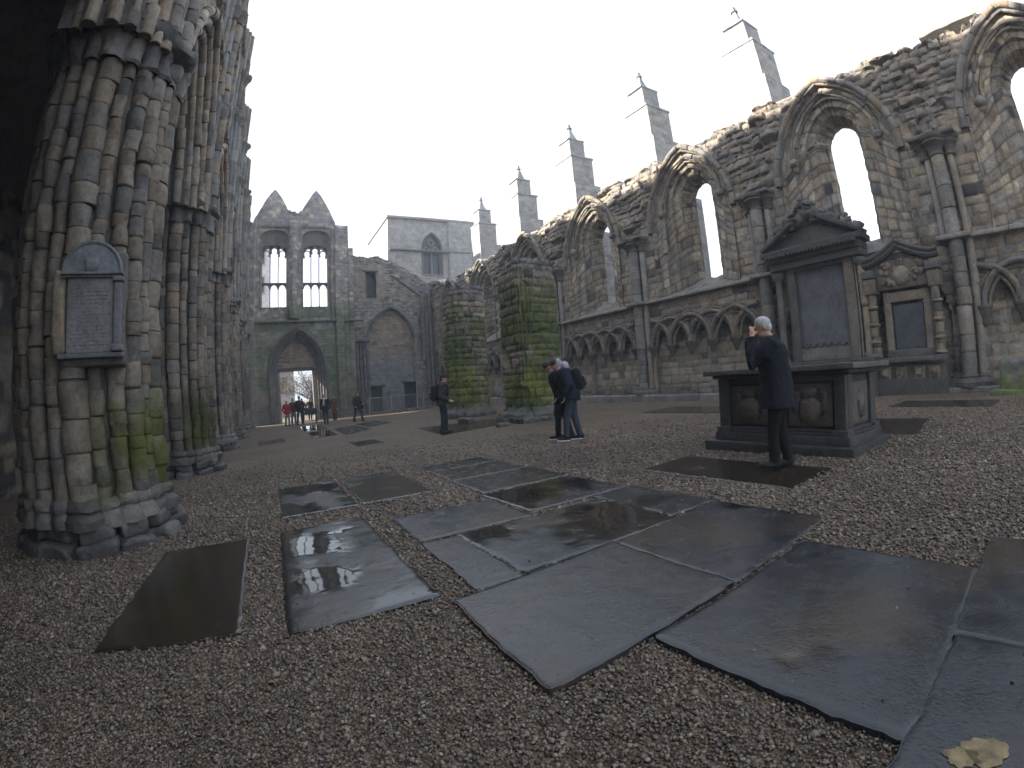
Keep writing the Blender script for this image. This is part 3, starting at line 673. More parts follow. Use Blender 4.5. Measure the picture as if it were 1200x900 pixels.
# ------------------------------------------------------------------ west front with portal and two tracery windows
WF = thing('gable_front', 'twin-gabled end wall with two tracery windows above a pointed doorway, greened with algae', 'gable wall')
FY = 39.0; WINC = (.55, 3.9); ALGAE = np.array((.10, .122, .068))
def ftop(x):
    z = np.full_like(x, 15.2); P = np.stack([x, 0 * x, 0 * x], -1)
    for c, h in ((.41, 18.2), (3.83, 18.2)):
        a = np.abs(x - c) / 1.62; z = np.maximum(z, np.where(a < 1, 15.4 + (h - 15.4) * (1 - a ** 1.3), 0))
    z = np.where((x > 1.6) & (x < 2.65), np.maximum(z, 16.35 + .25 * fbm(P, 3, 2, 1)), z)
    z = np.where(x > 6.55, 13.3, z); z = np.where((x > 5.5) & (x <= 6.55), np.minimum(z, 15.7 - .25 * np.floor((x - 5.5) / .4)), z)
    z = np.where(x < -1.2, 15.2, z)
    return z + .06 * fbm(P, 4, 3, 2)
def fskin(x, z):
    P = np.stack([x, np.full_like(x, FY), z], -1); D, C = wall_skin(x, z, P, .26, .48, 31, .12, .45, .035, .03, .05)
    but = lambda c, w_: sstep(w_, w_ - .1, np.abs(x - c))
    D = D + .38 * but(2.05, .42) * sstep(7.3, 7.5, z) * sstep(15.6, 15.2, z) + .3 * but(5.75, .42) * sstep(15.4, 14.9, z) + .3 * but(-1.3, .35)
    D = D + .12 * but(2.05, .2) * sstep(7.3, 7.5, z) * sstep(15.6, 15.2, z)
    D = D - .15 * ((np.abs(x - .55) < 1.2) | (np.abs(x - 3.9) < 1.2)) * sstep(7.35, 7.5, z) * sstep(15, 14.9, z)
    rub = sstep(15.8, 16.0, z) * but(2.1, .55); D = D + rub * .3 * fbm(P, 2.5, 3, 7)
    C = lerp(C, GREY * .8 * (1 + .3 * fbm(P, 2, 3, 5))[..., None], .35); C = lerp(C, BLUE * 1.15, .45)
    wq = _h(np.floor(x / .34 + 7 * _h(np.floor(z / .24), 5)), np.floor(z / .24), 77); C = np.where(((wq > .86) & (z > 6))[..., None], lerp(C, BUFF * 1.35, .75), C)
    C = mossy(C, P, .88 * sstep(9.3, 7.5, z) * sstep(-.4, .6, z) * (1 - .5 * sstep(-.4, -1.2, x)), 41, -.55, .1, ALGAE * 1.1)
    C = lerp(C, TAN * .75, (sstep(0, .3, fbm(P, .8, 3, 45)) * .45 * sstep(7, 6, z))[..., None])
    C = lerp(C, SOOT * 1.6, (sstep(2.2, .4, z + fbm(P, 1.2, 3, 46)) * .65)[..., None])
    return D, C
PC = 2.25
def front():
    m = MB(); xs = np.arange(-2.3, 6.95, .055); t = np.linspace(0, 1, 330); X, T = np.meshgrid(xs, t, indexing='ij'); Z = -.9 + T * (ftop(X) + .9); D, C = fskin(X, Z)
    xc, zc = X[:-1, :-1] + .03, (Z[:-1, :-1] + Z[1:, 1:]) / 2; mask = ~in_arch(xc - PC, zc, 2.25, -2, 3.5, 6.72)
    for c in WINC: mask &= ~((np.abs(xc - c) < 1.08) & (zc > 8.45) & (zc < 14.25 + .5 * np.sqrt(np.clip(1 - ((xc - c) / 1.1) ** 2, 0, 1))))
    P = np.stack([X, FY - D, Z], -1); m.grid(P, C, mask)
    A, B2 = np.meshgrid(xs, np.linspace(0, 1.6, 6), indexing='ij'); Pt = np.stack([A, FY + B2, ftop(A)], -1); Pt[:, 0] = P[:, -1]; m.grid(Pt, np.tile(GREY, Pt.shape[:2] + (1,)), flip=False)
    xs2 = np.arange(-2.3, 6.95, .12); X, T = np.meshgrid(xs2, np.linspace(0, 1, 150), indexing='ij'); Z = -.9 + T * (ftop(X) + .9); xc, zc = X[:-1, :-1] + .06, (Z[:-1, :-1] + Z[1:, 1:]) / 2
    mask = ~((np.abs(xc - 2.15) < 1.42) & (zc < 3.55))
    for c in WINC: mask &= ~((np.abs(xc - c) < 1.08) & (zc > 8.45) & (zc < 14.1))
    m.grid(np.stack([X, np.full_like(X, FY + 1.6), Z], -1), np.tile(GREY, X.shape + (1,)), mask, flip=True)
    e = np.array([[[6.9, FY, -.9], [6.9, FY, 13.3]], [[6.9, FY + 1.6, -.9], [6.9, FY + 1.6, 13.3]]]); m.grid(e, np.tile(GREY, (2, 2, 1)))
    m.build('masonry', M_STONE, WF)
front()
for wi, c in enumerate(WINC):     # splayed reveals
    m = MB()
    def ring(hw, b, s_, rise, y):
        n = 30; zz = np.linspace(b, s_, n); t = np.linspace(math.pi, 0, 30)
        q = np.concatenate([np.stack([np.full(n, -hw), zz], -1), np.stack([hw * np.cos(t), s_ + rise * np.sin(t)], -1), np.stack([np.full(n, hw), zz[::-1]], -1)])
        return np.stack([c + q[:, 0], np.full(len(q), y), q[:, 1]], -1)
    rs = [ring(1.12, 8.42, 14.2, .55, FY + .1), ring(1.08, 8.44, 14.2, .53, FY + .18), ring(1.06, 8.46, 14.1, .5, FY + .35), ring(.99, 8.5, 13.2, .42, FY + .62), ring(.98, 8.5, 13.2, .42, FY + .75), ring(.98, 8.5, 13.2, .42, FY + 1.58), ring(1.1, 8.4, 13.3, .5, FY + 1.62)]
    P = []
    for a, b in zip(rs[:-1], rs[1:]):
        for t in np.linspace(0, 1, 5, endpoint=False): P.append(a * (1 - t) + b * t)
    P.append(rs[-1]); P = np.stack(P, 1); C = np.tile(GREY * .75, P.shape[:2] + (1,)) * (1 + .4 * fbm(P, 2.5, 3, 50 + wi))[..., None]; m.grid(P, C)
    S = np.stack([P[0] * (1 - t) + P[-1] * t for t in np.linspace(0, 1, 12)], 0); m.grid(S, np.tile(ALGAE * .9, S.shape[:2] + (1,))); WP = m.build('window_surround', M_STONE, WF)
    # tracery: mullions, transom, cusped heads
    m = MB(); yT = FY + .95; g_ = GREY * .62
    for dx in (-.33, .33):
        m = MB(); m.rbox((c + dx, yT, 11.0), (.075, .16, 5.1), .02, (1, 2, 20), .01, g_); m.build('mullion', M_STONE, WP)
    m = MB(); m.rbox((c, yT, 10.5), (1.96, .2, .13), .03, (10, 2, 1), .015, g_)
    for k in (-1, 0, 1):      # lower lights: pointed heads under the transom
        t = np.linspace(math.pi, 0, 15); m.tube(np.stack([c + k * .66 + .3 * np.cos(t), np.full(15, yT), 10.05 + .37 * np.sin(t)], -1), .05, 8, g_, ref=(0, 1, 0))
        for s_ in (-1, 1): m.prism([(c + k * .66 + s_ * .33, 10.45), (c + k * .66 + s_ * .33, 10.05), (c + k * .66 + s_ * .23, 10.28), (c + k * .66 + s_ * .12, 10.45)], yT - .06, yT + .06, g_, 'xz')
    m.build('transom', M_STONE, WP)
    m = MB()
    for k in (-1, 0, 1):
        zc = 13.22 if k == 0 else 12.98
        t = np.linspace(math.pi + .5, -.5, 22); m.tube(np.stack([c + k * .66 + .26 * np.cos(t), np.full(22, yT), zc + .26 * np.sin(t)], -1), .05, 8, g_, ref=(0, 1, 0))
        for s_ in (-1, 1): m.blob((c + k * .66 + s_ * .25, yT, zc - .2), (.1, .08, .06), 10, 6, g_, .02, k + 3)
    for s_ in (-1, 1): m.blob((c + s_ * .9, yT, 12.66), (.09, .08, .07), 10, 6, g_, .02, 9)
    for k in (-1, 1):
        m.prism([(c + k * .33 - .07, 13.05), (c + k * .33 + .07, 13.05), (c + k * .33 + .16, 13.62), (c + k * .33 - .16, 13.62)], yT - .06, yT + .06, g_, 'xz')
        m.prism([(c + k * .99, 12.7), (c + k * .99, 13.6), (c + k * .72, 13.62), (c + k * .74, 13.26), (c + k * .92, 13.05)], yT - .06, yT + .06, g_, 'xz')
    if wi == 1: pass
    m.build('tracery', M_STONE, WP)
m = MB()
for x in np.arange(-2.2, 6.7, 1.1): m.rbox((x + .55, FY - .06, 7.28), (1.09, .36, .16), .04, (6, 2, 2), .02, GREY * .6, seed=int(x * 9))
m.build('string_course', M_STONE, WF)
# portal orders
PR = [(2.36, 3.5, 6.88, -.08), (2.30, 3.5, 6.82, -.14), (2.16, 3.5, 6.64, -.12), (2.12, 3.5, 6.6, .06), (1.98, 3.5, 6.40, .1), (1.94, 3.5, 6.36, .34), (1.80, 3.5, 6.16, .38), (1.77, 3.5, 6.12, .62), (1.60, 3.5, 5.92, .66), (1.57, 3.5, 5.88, .95)]
m = MB(); P = []
cs = [(arch_curve(a, -.9, s_, ap, 50, 60), d) for a, s_, ap, d in PR]
for (c0, d0), (c1, d1) in zip(cs[:-1], cs[1:]):
    for t in np.linspace(0, 1, 4, endpoint=False):
        c = c0 * (1 - t) + c1 * t; P.append(np.stack([PC + c[:, 0], np.full(len(c), FY + d0 * (1 - t) + d1 * t), c[:, 1]], -1))
P = np.stack(P, 1); N_ = normals(P); P = P + N_ * (fbm(P, 4, 3, 60) * .025)[..., None]; C = np.tile(lerp(SOOT, GREY, .26), P.shape[:2] + (1,)) * (1 + .6 * fbm(P, 2.2, 3, 61))[..., None]
m.grid(P, C); PO = m.build('portal_orders', M_DARK, WF)
for a, y, r in ((2.22, .0, .09), (2.05, .2, .085), (1.87, .45, .08), (1.69, .75, .075)):
    for s_ in (-1, 1):
        m = MB(); m.drums([(PC + s_ * a, FY + y, -.3), (PC + s_ * a, FY + y, 3.3)], r, 1.3, 12, int(1800 + a * 10 + s_), [TAN * .8, GREY * .7, SOOT * 1.8] if s_ < 0 else [SOOT * 1.5, GREY * .4], .006); m.build('jamb_shaft', M_STONE, PO)
    m = MB(); c = arch_curve(a, 3.5, 3.5, 3.5 + 1.46 * a, 0, 50); m.drums(np.stack([PC + c[:, 0], np.full(len(c), FY + y - .03), c[:, 1]], -1), r, .4, 8, int(1850 + a * 10), [GREY * .5, SOOT * 1.7, GREY * .35], .008, ref=(0, 1, 0)); m.build('arch_roll', M_DARK, PO)
for s_ in (-1, 1):
    m = MB()
    for a, y, r in ((2.22, .0, .09), (2.05, .2, .085), (1.87, .45, .08), (1.69, .75, .075)): m.lathe([(r, 3.15), (r * 1.3, 3.3), (r * 1.8, 3.42), (r * 2, 3.5), (r * 2, 3.58), (0, 3.6)], (PC + s_ * a, FY + y, 0), 12, SOOT * 2, amp=.02, seed=int(a * 10))
    m.build('jamb_capital', M_DARK, PO)
m = MB(); xs = np.arange(PC - 1.9, PC + 1.92, .07); zs = np.arange(-.9, 6.2, .07); X, Z = np.meshgrid(xs, zs, indexing='ij'); Pq = np.stack([X, np.full_like(X, FY + .92), Z], -1); D, C = wall_skin(X, Z, Pq, .2, .5, 64, .05, .8, .03, .03, .05); Pq[..., 1] -= D
C = lerp(C, BROWN * 1.15, .55); xc, zc = X[:-1, :-1] + .035, Z[:-1, :-1] + .035; m.grid(Pq, C, ~((xc > .82) & (xc < 3.5) & (zc < 3.6))); m.build('tympanum', M_STONE, WF)
m = MB(); m.rbox((2.15, FY + .98, 3.6), (3.1, .36, .3), .03, (10, 2, 2), .02, SOOT * 1.2); m.build('lintel', M_DARK, WF)
for x in (.72, 3.6): m = MB(); m.rbox((x, FY + 1.3, 1.5), (.22, .62, 4.6), .03, (2, 3, 16), .015, SOOT * 1.7); m.build('door_jamb', M_DARK, WF)

# ------------------------------------------------------------------ ruined wall between west front and tower
RWL = thing('ruined_wall', 'broken rubble wall with a blocked pointed arch and two dark doorways beside the gabled end wall', 'wall')
RY = 40.2
def rtop(x):
    P = np.stack([x, 0 * x, 0 * x], -1); xp = [6.6, 6.9, 7.4, 8.3, 9.2, 10.3, 11, 12.5, 13.6, 15.2]; zp = [13.4, 13.3, 13.05, 12.9, 12.95, 12.8, 12.4, 11.6, 11, 10.6]
    return np.interp(x, xp, zp) + .12 * np.floor(3 * fbm(P, 1.7, 2, 4)) / 1.5 + .08 * fbm(P, 5, 2, 6)
BA = (10.25, 1.95, 5.9, 8.5)
m = MB(); xs = np.arange(6.3, 15.2, .07); t = np.linspace(0, 1, 190); X, T = np.meshgrid(xs, t, indexing='ij'); Z = -.7 + T * (rtop(X) + .7)
P = np.stack([X, np.full_like(X, RY), Z], -1); D, C = wall_skin(X, Z, P, .2, .36, 51, .1, .3, .05, .06, .06, .05, .08)
C = lerp(C, BLUE * .9, .35); ia = in_arch(X - BA[0], Z, BA[1], 3, BA[2], BA[3]) | ((np.abs(X - BA[0]) < BA[1]) & (Z <= 3.2))
D2, C2 = wall_skin(X, Z, P, .24, .6, 52, .05, .6, .015, .02, .05); D = np.where(ia, D2 - .3, D)
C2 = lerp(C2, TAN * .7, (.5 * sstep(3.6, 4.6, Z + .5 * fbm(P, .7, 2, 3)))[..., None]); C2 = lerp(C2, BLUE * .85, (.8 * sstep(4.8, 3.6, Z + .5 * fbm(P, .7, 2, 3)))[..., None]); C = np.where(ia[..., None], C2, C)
sq = (X > 7.1) & (X < 9.9) & (Z > 9.0) & (Z < 12.2); C = np.where(sq[..., None], lerp(C, TAN * .85, .35), C); D = np.where(sq, D * .4, D)
C = lerp(C, SOOT * 1.4, (.5 * sstep(1.8, .3, Z + fbm(P, 1, 2, 8)))[..., None])
xc, zc = X[:-1, :-1] + .035, (Z[:-1, :-1] + Z[1:, 1:]) / 2
mask = ~((xc > 8.25) & (xc < 9.1) & (zc > 9.38) & (zc < 11.58)) & ~((xc > 8.4) & (xc < 9.32) & (zc < 1.88)) & ~((xc > 11.25) & (xc < 12.3) & (zc < 2.1))
P[..., 1] -= D; m.grid(P, C, mask)
A, B2 = np.meshgrid(xs, np.linspace(0, 1.2, 6), indexing='ij'); Pt = np.stack([A, RY + B2, rtop(A)], -1); Pt[:, 0] = P[:, -1]; m.grid(Pt, np.tile(GREY, Pt.shape[:2] + (1,)))
m.build('masonry', M_FAR, RWL)
for x0, x1, z0, z1, dp, col in ((8.22, 9.13, 9.34, 11.62, .55, SOOT), (8.37, 9.35, -.7, 1.92, .4, SOOT * .4), (11.22, 12.33, -.7, 2.14, .5, SOOT * .3)):
    m = MB(); d0 = RY + .0 if z0 > 5 else RY + .3; V = [(x0, d0 - .06, z0), (x1, d0 - .06, z0), (x1, d0 - .06, z1), (x0, d0 - .06, z1)]; V += [(x, y + dp + .1, z) for x, y, z in V]
    m.add(V, [(0, 4, 5, 1), (1, 5, 6, 2), (2, 6, 7, 3), (3, 7, 4, 0)], None, GREY * .6); m.add(V[4:], [(0, 3, 2, 1)], None, col); m.build('doorway' if z0 < 5 else 'window_opening', M_DARK, RWL, smooth=0)
    m = MB(); m.rbox(((x0 + x1) / 2, d0 - .04, z1 + .08), (x1 - x0 + .4, .22, .18), .02, (5, 1, 1), .015, GREY * .7); m.build('lintel', M_FAR, RWL)
m = MB(); c = arch_curve(BA[1] + .02, BA[2], BA[2], BA[3] + .02, 0, 50); m.drums(np.stack([BA[0] + c[:, 0], np.full(len(c), RY - .08), c[:, 1]], -1), .11, .4, 8, 1900, [GREY * .6, SOOT * 2], .02, ref=(0, 1, 0)); m.build('blocked_arch', M_FAR, RWL)
for x, z1 in ((6.98, 5.6), (7.25, 5.6), (7.55, 5.6), (7.85, 5.6), (8.1, 5.6)):
    m = MB(); m.drums([(x, RY - .2, -.4), (x, RY - .2, z1)], .13, .4, 10, int(1910 + x * 10), [SOOT * 2.2, GREY * .5, GREY * .7], .012); m.build('respond_shaft', M_FAR, RWL)
m = MB(); m.rbox((7.55, RY - .25, 5.78), (1.5, .5, .34), .08, (8, 3, 3), .06, SOOT * 2.2); m.build('capital', M_FAR, RWL)
m = MB()
for k in range(6): f = k / 5; m.rbox((10.7 + 2.4 * f, RY - .04, 11.2 - 1.7 * f), (.62, .14, .12), .03, (3, 1, 1), .03, GREY * .5, ((.82, 0, .57), (0, 1, 0), (-.57, 0, .82)), seed=k)
m.build('roof_scar', M_FAR, RWL)
for x, z0, z1 in ((13.0, 3.8, 9.4), (13.3, -.2, 9.6), (13.65, -.2, 9.8)):
    m = MB(); m.drums([(x, 39.6, z0), (x, 39.6, z1)], .16, .45, 10, int(1930 + x * 10), [GREY * .6, SOOT * 2.4, TAN * .6], .02); m.build('respond_shaft', M_FAR, RWL)

# ------------------------------------------------------------------ flat-topped tower
TW = thing('church_tower', 'plain flat-topped grey tower with one two-light pointed window, behind the rubble wall', 'tower')
TY, TX0, TX1, TZ = 44.2, 11.25, 20.4, 18.1
m = MB(); xs = np.arange(TX0, TX1, .09); zs = np.arange(-.6, TZ, .09); X, Z = np.meshgrid(xs, zs, indexing='ij'); P = np.stack([X, np.full_like(X, TY), Z], -1); D, C = wall_skin(X, Z, P, .26, .5, 91, .03, .35, .015, .015, .05)
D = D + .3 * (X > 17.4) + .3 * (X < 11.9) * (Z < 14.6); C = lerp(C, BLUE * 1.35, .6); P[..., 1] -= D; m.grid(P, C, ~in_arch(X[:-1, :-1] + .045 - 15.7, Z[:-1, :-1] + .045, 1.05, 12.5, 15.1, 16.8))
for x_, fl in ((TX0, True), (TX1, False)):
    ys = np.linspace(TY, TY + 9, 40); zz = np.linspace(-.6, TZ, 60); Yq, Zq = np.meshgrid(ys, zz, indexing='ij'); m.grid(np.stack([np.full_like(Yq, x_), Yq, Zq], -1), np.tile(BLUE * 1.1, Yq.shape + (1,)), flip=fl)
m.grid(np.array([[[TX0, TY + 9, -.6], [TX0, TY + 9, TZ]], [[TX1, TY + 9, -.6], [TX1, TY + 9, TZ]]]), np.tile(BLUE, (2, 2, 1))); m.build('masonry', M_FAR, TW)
m = MB(); m.rbox(((TX0 + TX1) / 2, TY + 4.4, TZ + .05), (TX1 - TX0 + .3, 9.5, .22), .04, (12, 12, 2), .02, GREY * 1.05); m.build('parapet_coping', M_FAR, TW)
m = MB(); m.rbox(((TX0 + TX1) / 2 + .1, TY - .1, 14.85), (TX1 - TX0, .5, .16), .04, (12, 2, 2), .02, GREY * .6); m.build('string_course', M_FAR, TW)
m = MB(); rr = [(1.1, 12.4, 15.1, 16.86, -.08), (1.02, 12.48, 15.1, 16.76, -.02), (.95, 12.5, 15.1, 16.66, .3), (.95, 12.5, 15.1, 16.66, .8)]
P = np.stack([np.stack([15.7 + c[:, 0], np.full(len(c), TY + d), c[:, 1]], -1) for c, d in ((arch_curve(a, b, s_, ap, 20, 40), d) for a, b, s_, ap, d in rr)], 1); m.grid(P, np.tile(GREY * .6, P.shape[:2] + (1,)))
S = np.stack([P[0], P[-1]], 0); m.grid(S, np.tile(GREY * .6, S.shape[:2] + (1,))); WP = m.build('window_surround', M_FAR, TW)
m = MB()
for dx in (-.47, .47):
    c = arch_curve(.42, 12.5, 14.7, 15.4, 10, 20); m.tube(np.stack([15.7 + dx + c[:, 0], np.full(len(c), TY + .3), c[:, 1]], -1), .07, 8, GREY * .75, ref=(0, 1, 0))
t = np.linspace(0, 2 * math.pi, 24); m.tube(np.stack([15.7 + .28 * np.cos(t), np.full(24, TY + .3), 15.85 + .28 * np.sin(t)], -1), .07, 8, GREY * .75, ref=(0, 1, 0))
m.build('tracery', M_FAR, WP)
m = MB(); V = [(14.7, TY + .5, 12.4), (16.7, TY + .5, 12.4), (16.7, TY + .5, 16.8), (14.7, TY + .5, 16.8)]; m.add(V, [(0, 1, 2, 3)], None, (.035, .05, .075))
m.build('glazing', plain_mat('dark leaded glass', (.03, .045, .07), .25, 0, .1, 12, .2, .5), WP, smooth=0)

# ------------------------------------------------------------------ two mossy pier stumps of the lost north arcade
def stump(lab, xc, yc, w, top, flutes, seed):
    m = MB(); n = 150; th = np.linspace(0, 2 * math.pi, n, endpoint=False); z0 = float(gz(xc, yc)); t = np.linspace(0, 1, 120); TH, T = np.meshgrid(th, t, indexing='ij')
    tp = top + .16 * np.floor(3 * fbm(np.stack([np.cos(TH), np.sin(TH), 0 * TH], -1), 1.4, 2, seed)) / 2 + .1 * fbm(np.stack([np.cos(TH) * 3, np.sin(TH) * 3, 0 * TH], -1), 1.5, 2, seed + 1)
    Z = z0 - .1 + T * (tp - z0 + .1)
    p = 7. if not flutes else 5.; r = (w / 2) / (np.abs(np.cos(TH)) ** p + np.abs(np.sin(TH)) ** p) ** (1 / p)
    px, py = r * np.cos(TH), r * np.sin(TH)
    if flutes:      # clustered shafts all round
        k = flutes; u_ = np.arctan2(np.sin(TH), np.cos(TH)) / (2 * math.pi) * k * 4; fl = np.abs(np.sin(u_ * math.pi)) ** .6; f = 1 + .11 * (fl - .6)
        f = f * (1 - .12 * sstep(.32, .6, np.abs(np.sin(TH * 2)) ** 8)); 
    else:
        ang = (TH / (math.pi / 2) + .5) % 1 - .5; side = sstep(.20, .27, np.abs(ang)); f = 1 + side * .06 * (np.abs(np.sin(ang * 34)) - .7) - .02 * (1 - side)
    P = np.stack([xc + px * f, yc + py * f, Z], -1); arc = TH * w * .62
    D, C = wall_skin(arc, Z, P, .27, .40, seed, .12, .5, .028, .05, .06, .025); JT = np.clip(C.mean(-1) / .16, .35, 1)
    if not flutes:      # broken patches where facing stones fell out
        q = fbm(P, 1.3, 2, seed + 8); D = D - .12 * sstep(.25, .32, q)
    D = D + .22 * sstep(.5, .12, Z - z0) + .1 * sstep(.32, .28, Z - z0) + .1 * fbm(P, 2.2, 3, seed + 3) * (.4 + .6 * sstep(.9, .2, Z - z0)) - .12 * sstep(top - .8, top + .2, Z + .5 * fbm(P, 1.5, 2, 6))
    N_ = np.stack([np.cos(TH), np.sin(TH), 0 * TH], -1); P = P + N_ * D[..., None]
    C = mossy(C, P, 1.0 * sstep(top + .3, top - 1.9, Z) * sstep(.0, .7, Z - z0 + .3), seed + 20, -.45, .15, MOSS * np.array((1.5, 1.45, 1.3)))
    C = mossy(C, P, .8 * sstep(.3, 1.0, Z - z0) * sstep(2.9, 1.8, Z), seed + 22, -.3, .2, MOSS * np.array((3.0, 2.6, 1.5)))
    C = C * (.3 + .7 * JT)[..., None]
    C = lerp(C, SOOT * 1.5, (.7 * sstep(top - .9, top - .2, Z + .5 * fbm(P, 1.2, 3, 9)))[..., None]); C = lerp(C, SOOT * 1.7, (.75 * sstep(.7, .2, Z - z0 + .3 * fbm(P, 2, 2, 4)))[..., None])
    m.grid(P, C, closeu=True)
    rr = np.linspace(1, 0, 8); Pt = np.stack([P[:, -1] * q + np.array([xc, yc, top - .12]) * (1 - q) for q in rr], 1); Pt[:, 1:, 2] += .3 * fbm(Pt[:, 1:], 5., 3, seed); m.grid(Pt, np.tile(SOOT * .9, Pt.shape[:2] + (1,)), closeu=True)
    t_ = thing('pier_stump', lab, 'pier', 'mossy pier stumps standing free in the nave', (0, 0, 0)); m.build('masonry', M_WET, t_)
    m = MB()
    for k in range(9):
        a = k * .7 + seed; s_ = RNG.uniform(.12, .3); x, y = xc + (w / 2 + .12) * math.cos(a) * 1.05, yc + (w / 2 + .12) * math.sin(a) * 1.05
        m = MB(); m.rbox((x, y, float(gz(x, y)) + s_ * .2), (s_ * 1.6, s_ * 1.2, s_ * .8), .06, (4, 4, 4), .05, lerp(SOOT * 1.4, MOSS, .4), ((math.cos(a), -math.sin(a), 0), (math.sin(a), math.cos(a), 0), (0, 0, 1)), seed=k); m.build('plinth_stone', M_WET, t_)
stump('broad square pier stump coated in bright moss, behind the couple in dark coats', 8.36, 14.15, 1.58, 5.5, 0, 61)
stump('darker fluted pier stump with a ragged head, behind the lone walker with backpack', 8.66, 20.45, 1.78, 5.95, 3, 67)
# ------------------------------------------------------------------ wet grave slabs let into the gravel
def slab_mat(name, wet, base0=(.016, .018, .022), base1=(.038, .041, .049), seed=0., wr=.035):
    m, nt, b, N, L = nodes(name); pos = N('NewGeometry').outputs['Position']
    mp = N('Mapping'); L(pos, mp.inputs[0]); mp.inputs['Location'].default_value = (seed, seed * .7, 0); p = mp.outputs[0]
    n1 = noise(N, L, p, 1.1, 4, .5); n2 = noise(N, L, p, 6, 6, .65); n3 = noise(N, L, p, 60, 3)
    pud = ramp(N, L, n1, [(wet - .05, 0), (wet + .05, 1)])        # 1 = damp only, 0 = standing water
    base = mixc(N, L, ramp(N, L, n2, [(.3, 0), (.75, 1)]), base0, base1)
    rust = ramp(N, L, noise(N, L, p, .9, 3), [(.46, 0), (.66, .7)]); base = mixc(N, L, rust, base, (.062, .042, .028))
    base = mixc(N, L, pud, mixc(N, L, 1., base, (.62, .58, .52), 'MULTIPLY'), base)
    # hairline cracks
    cr = N('Math'); cr.operation = 'SUBTRACT'; L(noise(N, L, p, .8, 5, .45), cr.inputs[0]); cr.inputs[1].default_value = .47
    ab = N('Math'); ab.operation = 'ABSOLUTE'; L(cr.outputs[0], ab.inputs[0]); ck = ramp(N, L, ab.outputs[0], [(0, 1), (.0028, 0)])
    msk = ramp(N, L, noise(N, L, p, .6, 1), [(.52, 0), (.56, 1)]); mm = N('Math'); mm.operation = 'MULTIPLY'; L(ck, mm.inputs[0]); L(msk, mm.inputs[1])
    base = mixc(N, L, mm.outputs[0], base, (.006, .006, .006)); L(base, b.inputs['Base Color'])
    rr = N('MapRange'); L(n2, rr.inputs[0]); rr.inputs[1].default_value = .3; rr.inputs[2].default_value = .7; rr.inputs[3].default_value = .15; rr.inputs[4].default_value = .33
    L(mixc(N, L, pud, (wr,) * 3, rr.outputs[0]), b.inputs['Roughness']); b.inputs['Specular IOR Level'].default_value = .5
    hm = N('Math'); hm.operation = 'MULTIPLY'; L(mixc(N, L, .3, n2, n3), hm.inputs[0]); L(pud, hm.inputs[1])
    q = bump(N, L, None, hm.outputs[0], .35, .02); q = bump(N, L, None, noise(N, L, p, 2.2, 2), .10, .05, q); bump(N, L, b, mm.outputs[0], -.8, .01, q)
    return m
SLABM = [slab_mat('wet slate flag', .27, seed=3.1), slab_mat('rained slate flag', .40, seed=7.7), slab_mat('flooded slate flag', .52, seed=1.3)]
M_MIRR = slab_mat('standing water on flag', .80, seed=2.2)
M_PUD = slab_mat('flooded brown slab', .62, (.030, .023, .02), (.055, .042, .034), 5., .17)
def slab(name, label, q, mat, th=.05, seed=0, lift=.03, sub=.09, cat='grave slab', grp='wet slabs set in the gravel', chip=.02, grow=0.):
    q = np.array(q, float); ce = q.mean(0); q = q + np.sign(q - ce) * grow; m = MB(); m.rbox((.5, .5, 0), (1, 1, 2.), .012, (int(np.clip(np.linalg.norm(q[1] - q[0]) / .04, 4, 60)), int(np.clip(np.linalg.norm(q[3] - q[0]) / .04, 4, 60)), 2), 0, (.3, .3, .3), var=0)
    cx, cy_ = q.mean(0)
    for V in m.V:
        u, v, z = V[:, 0].copy(), V[:, 1].copy(), V[:, 2].copy(); a = ((1 - u) * (1 - v))[:, None] * q[0] + (u * (1 - v))[:, None] * q[1] + (u * v)[:, None] * q[2] + ((1 - u) * v)[:, None] * q[3]
        P = np.concatenate([a, np.zeros((len(a), 1))], 1); e = np.maximum(np.abs(u - .5), np.abs(v - .5)); w_ = (e > .47)
        a[:, 0] += w_ * chip * (fbm(P + seed, 4., 2, 3) * .5 + fbm(P + seed, 13., 3, 5) * .9); a[:, 1] += w_ * chip * (fbm(P + seed, 4., 2, 4) * .5 + fbm(P + seed, 13., 3, 6) * .9)
        V[:, 0], V[:, 1] = a[:, 0], a[:, 1]; edge = sstep(.5, .485, e)
        V[:, 2] = gz(a[:, 0], a[:, 1]) + np.where(z > 0, lift - .008 * (1 - edge) + .004 * fbm(P, 1.1, 2, seed), lift - th)
    o = m.build(name, mat, None, 50, loc=(cx, cy_, float(gz(cx, cy_)))); tag(o, label, cat, grp); return o
def rect(x0, x1, y0, y1, j=.02): return [(x + RNG.uniform(-j, j), y + RNG.uniform(-j, j)) for x, y in ((x0, y0), (x1, y0), (x1, y1), (x0, y1))]
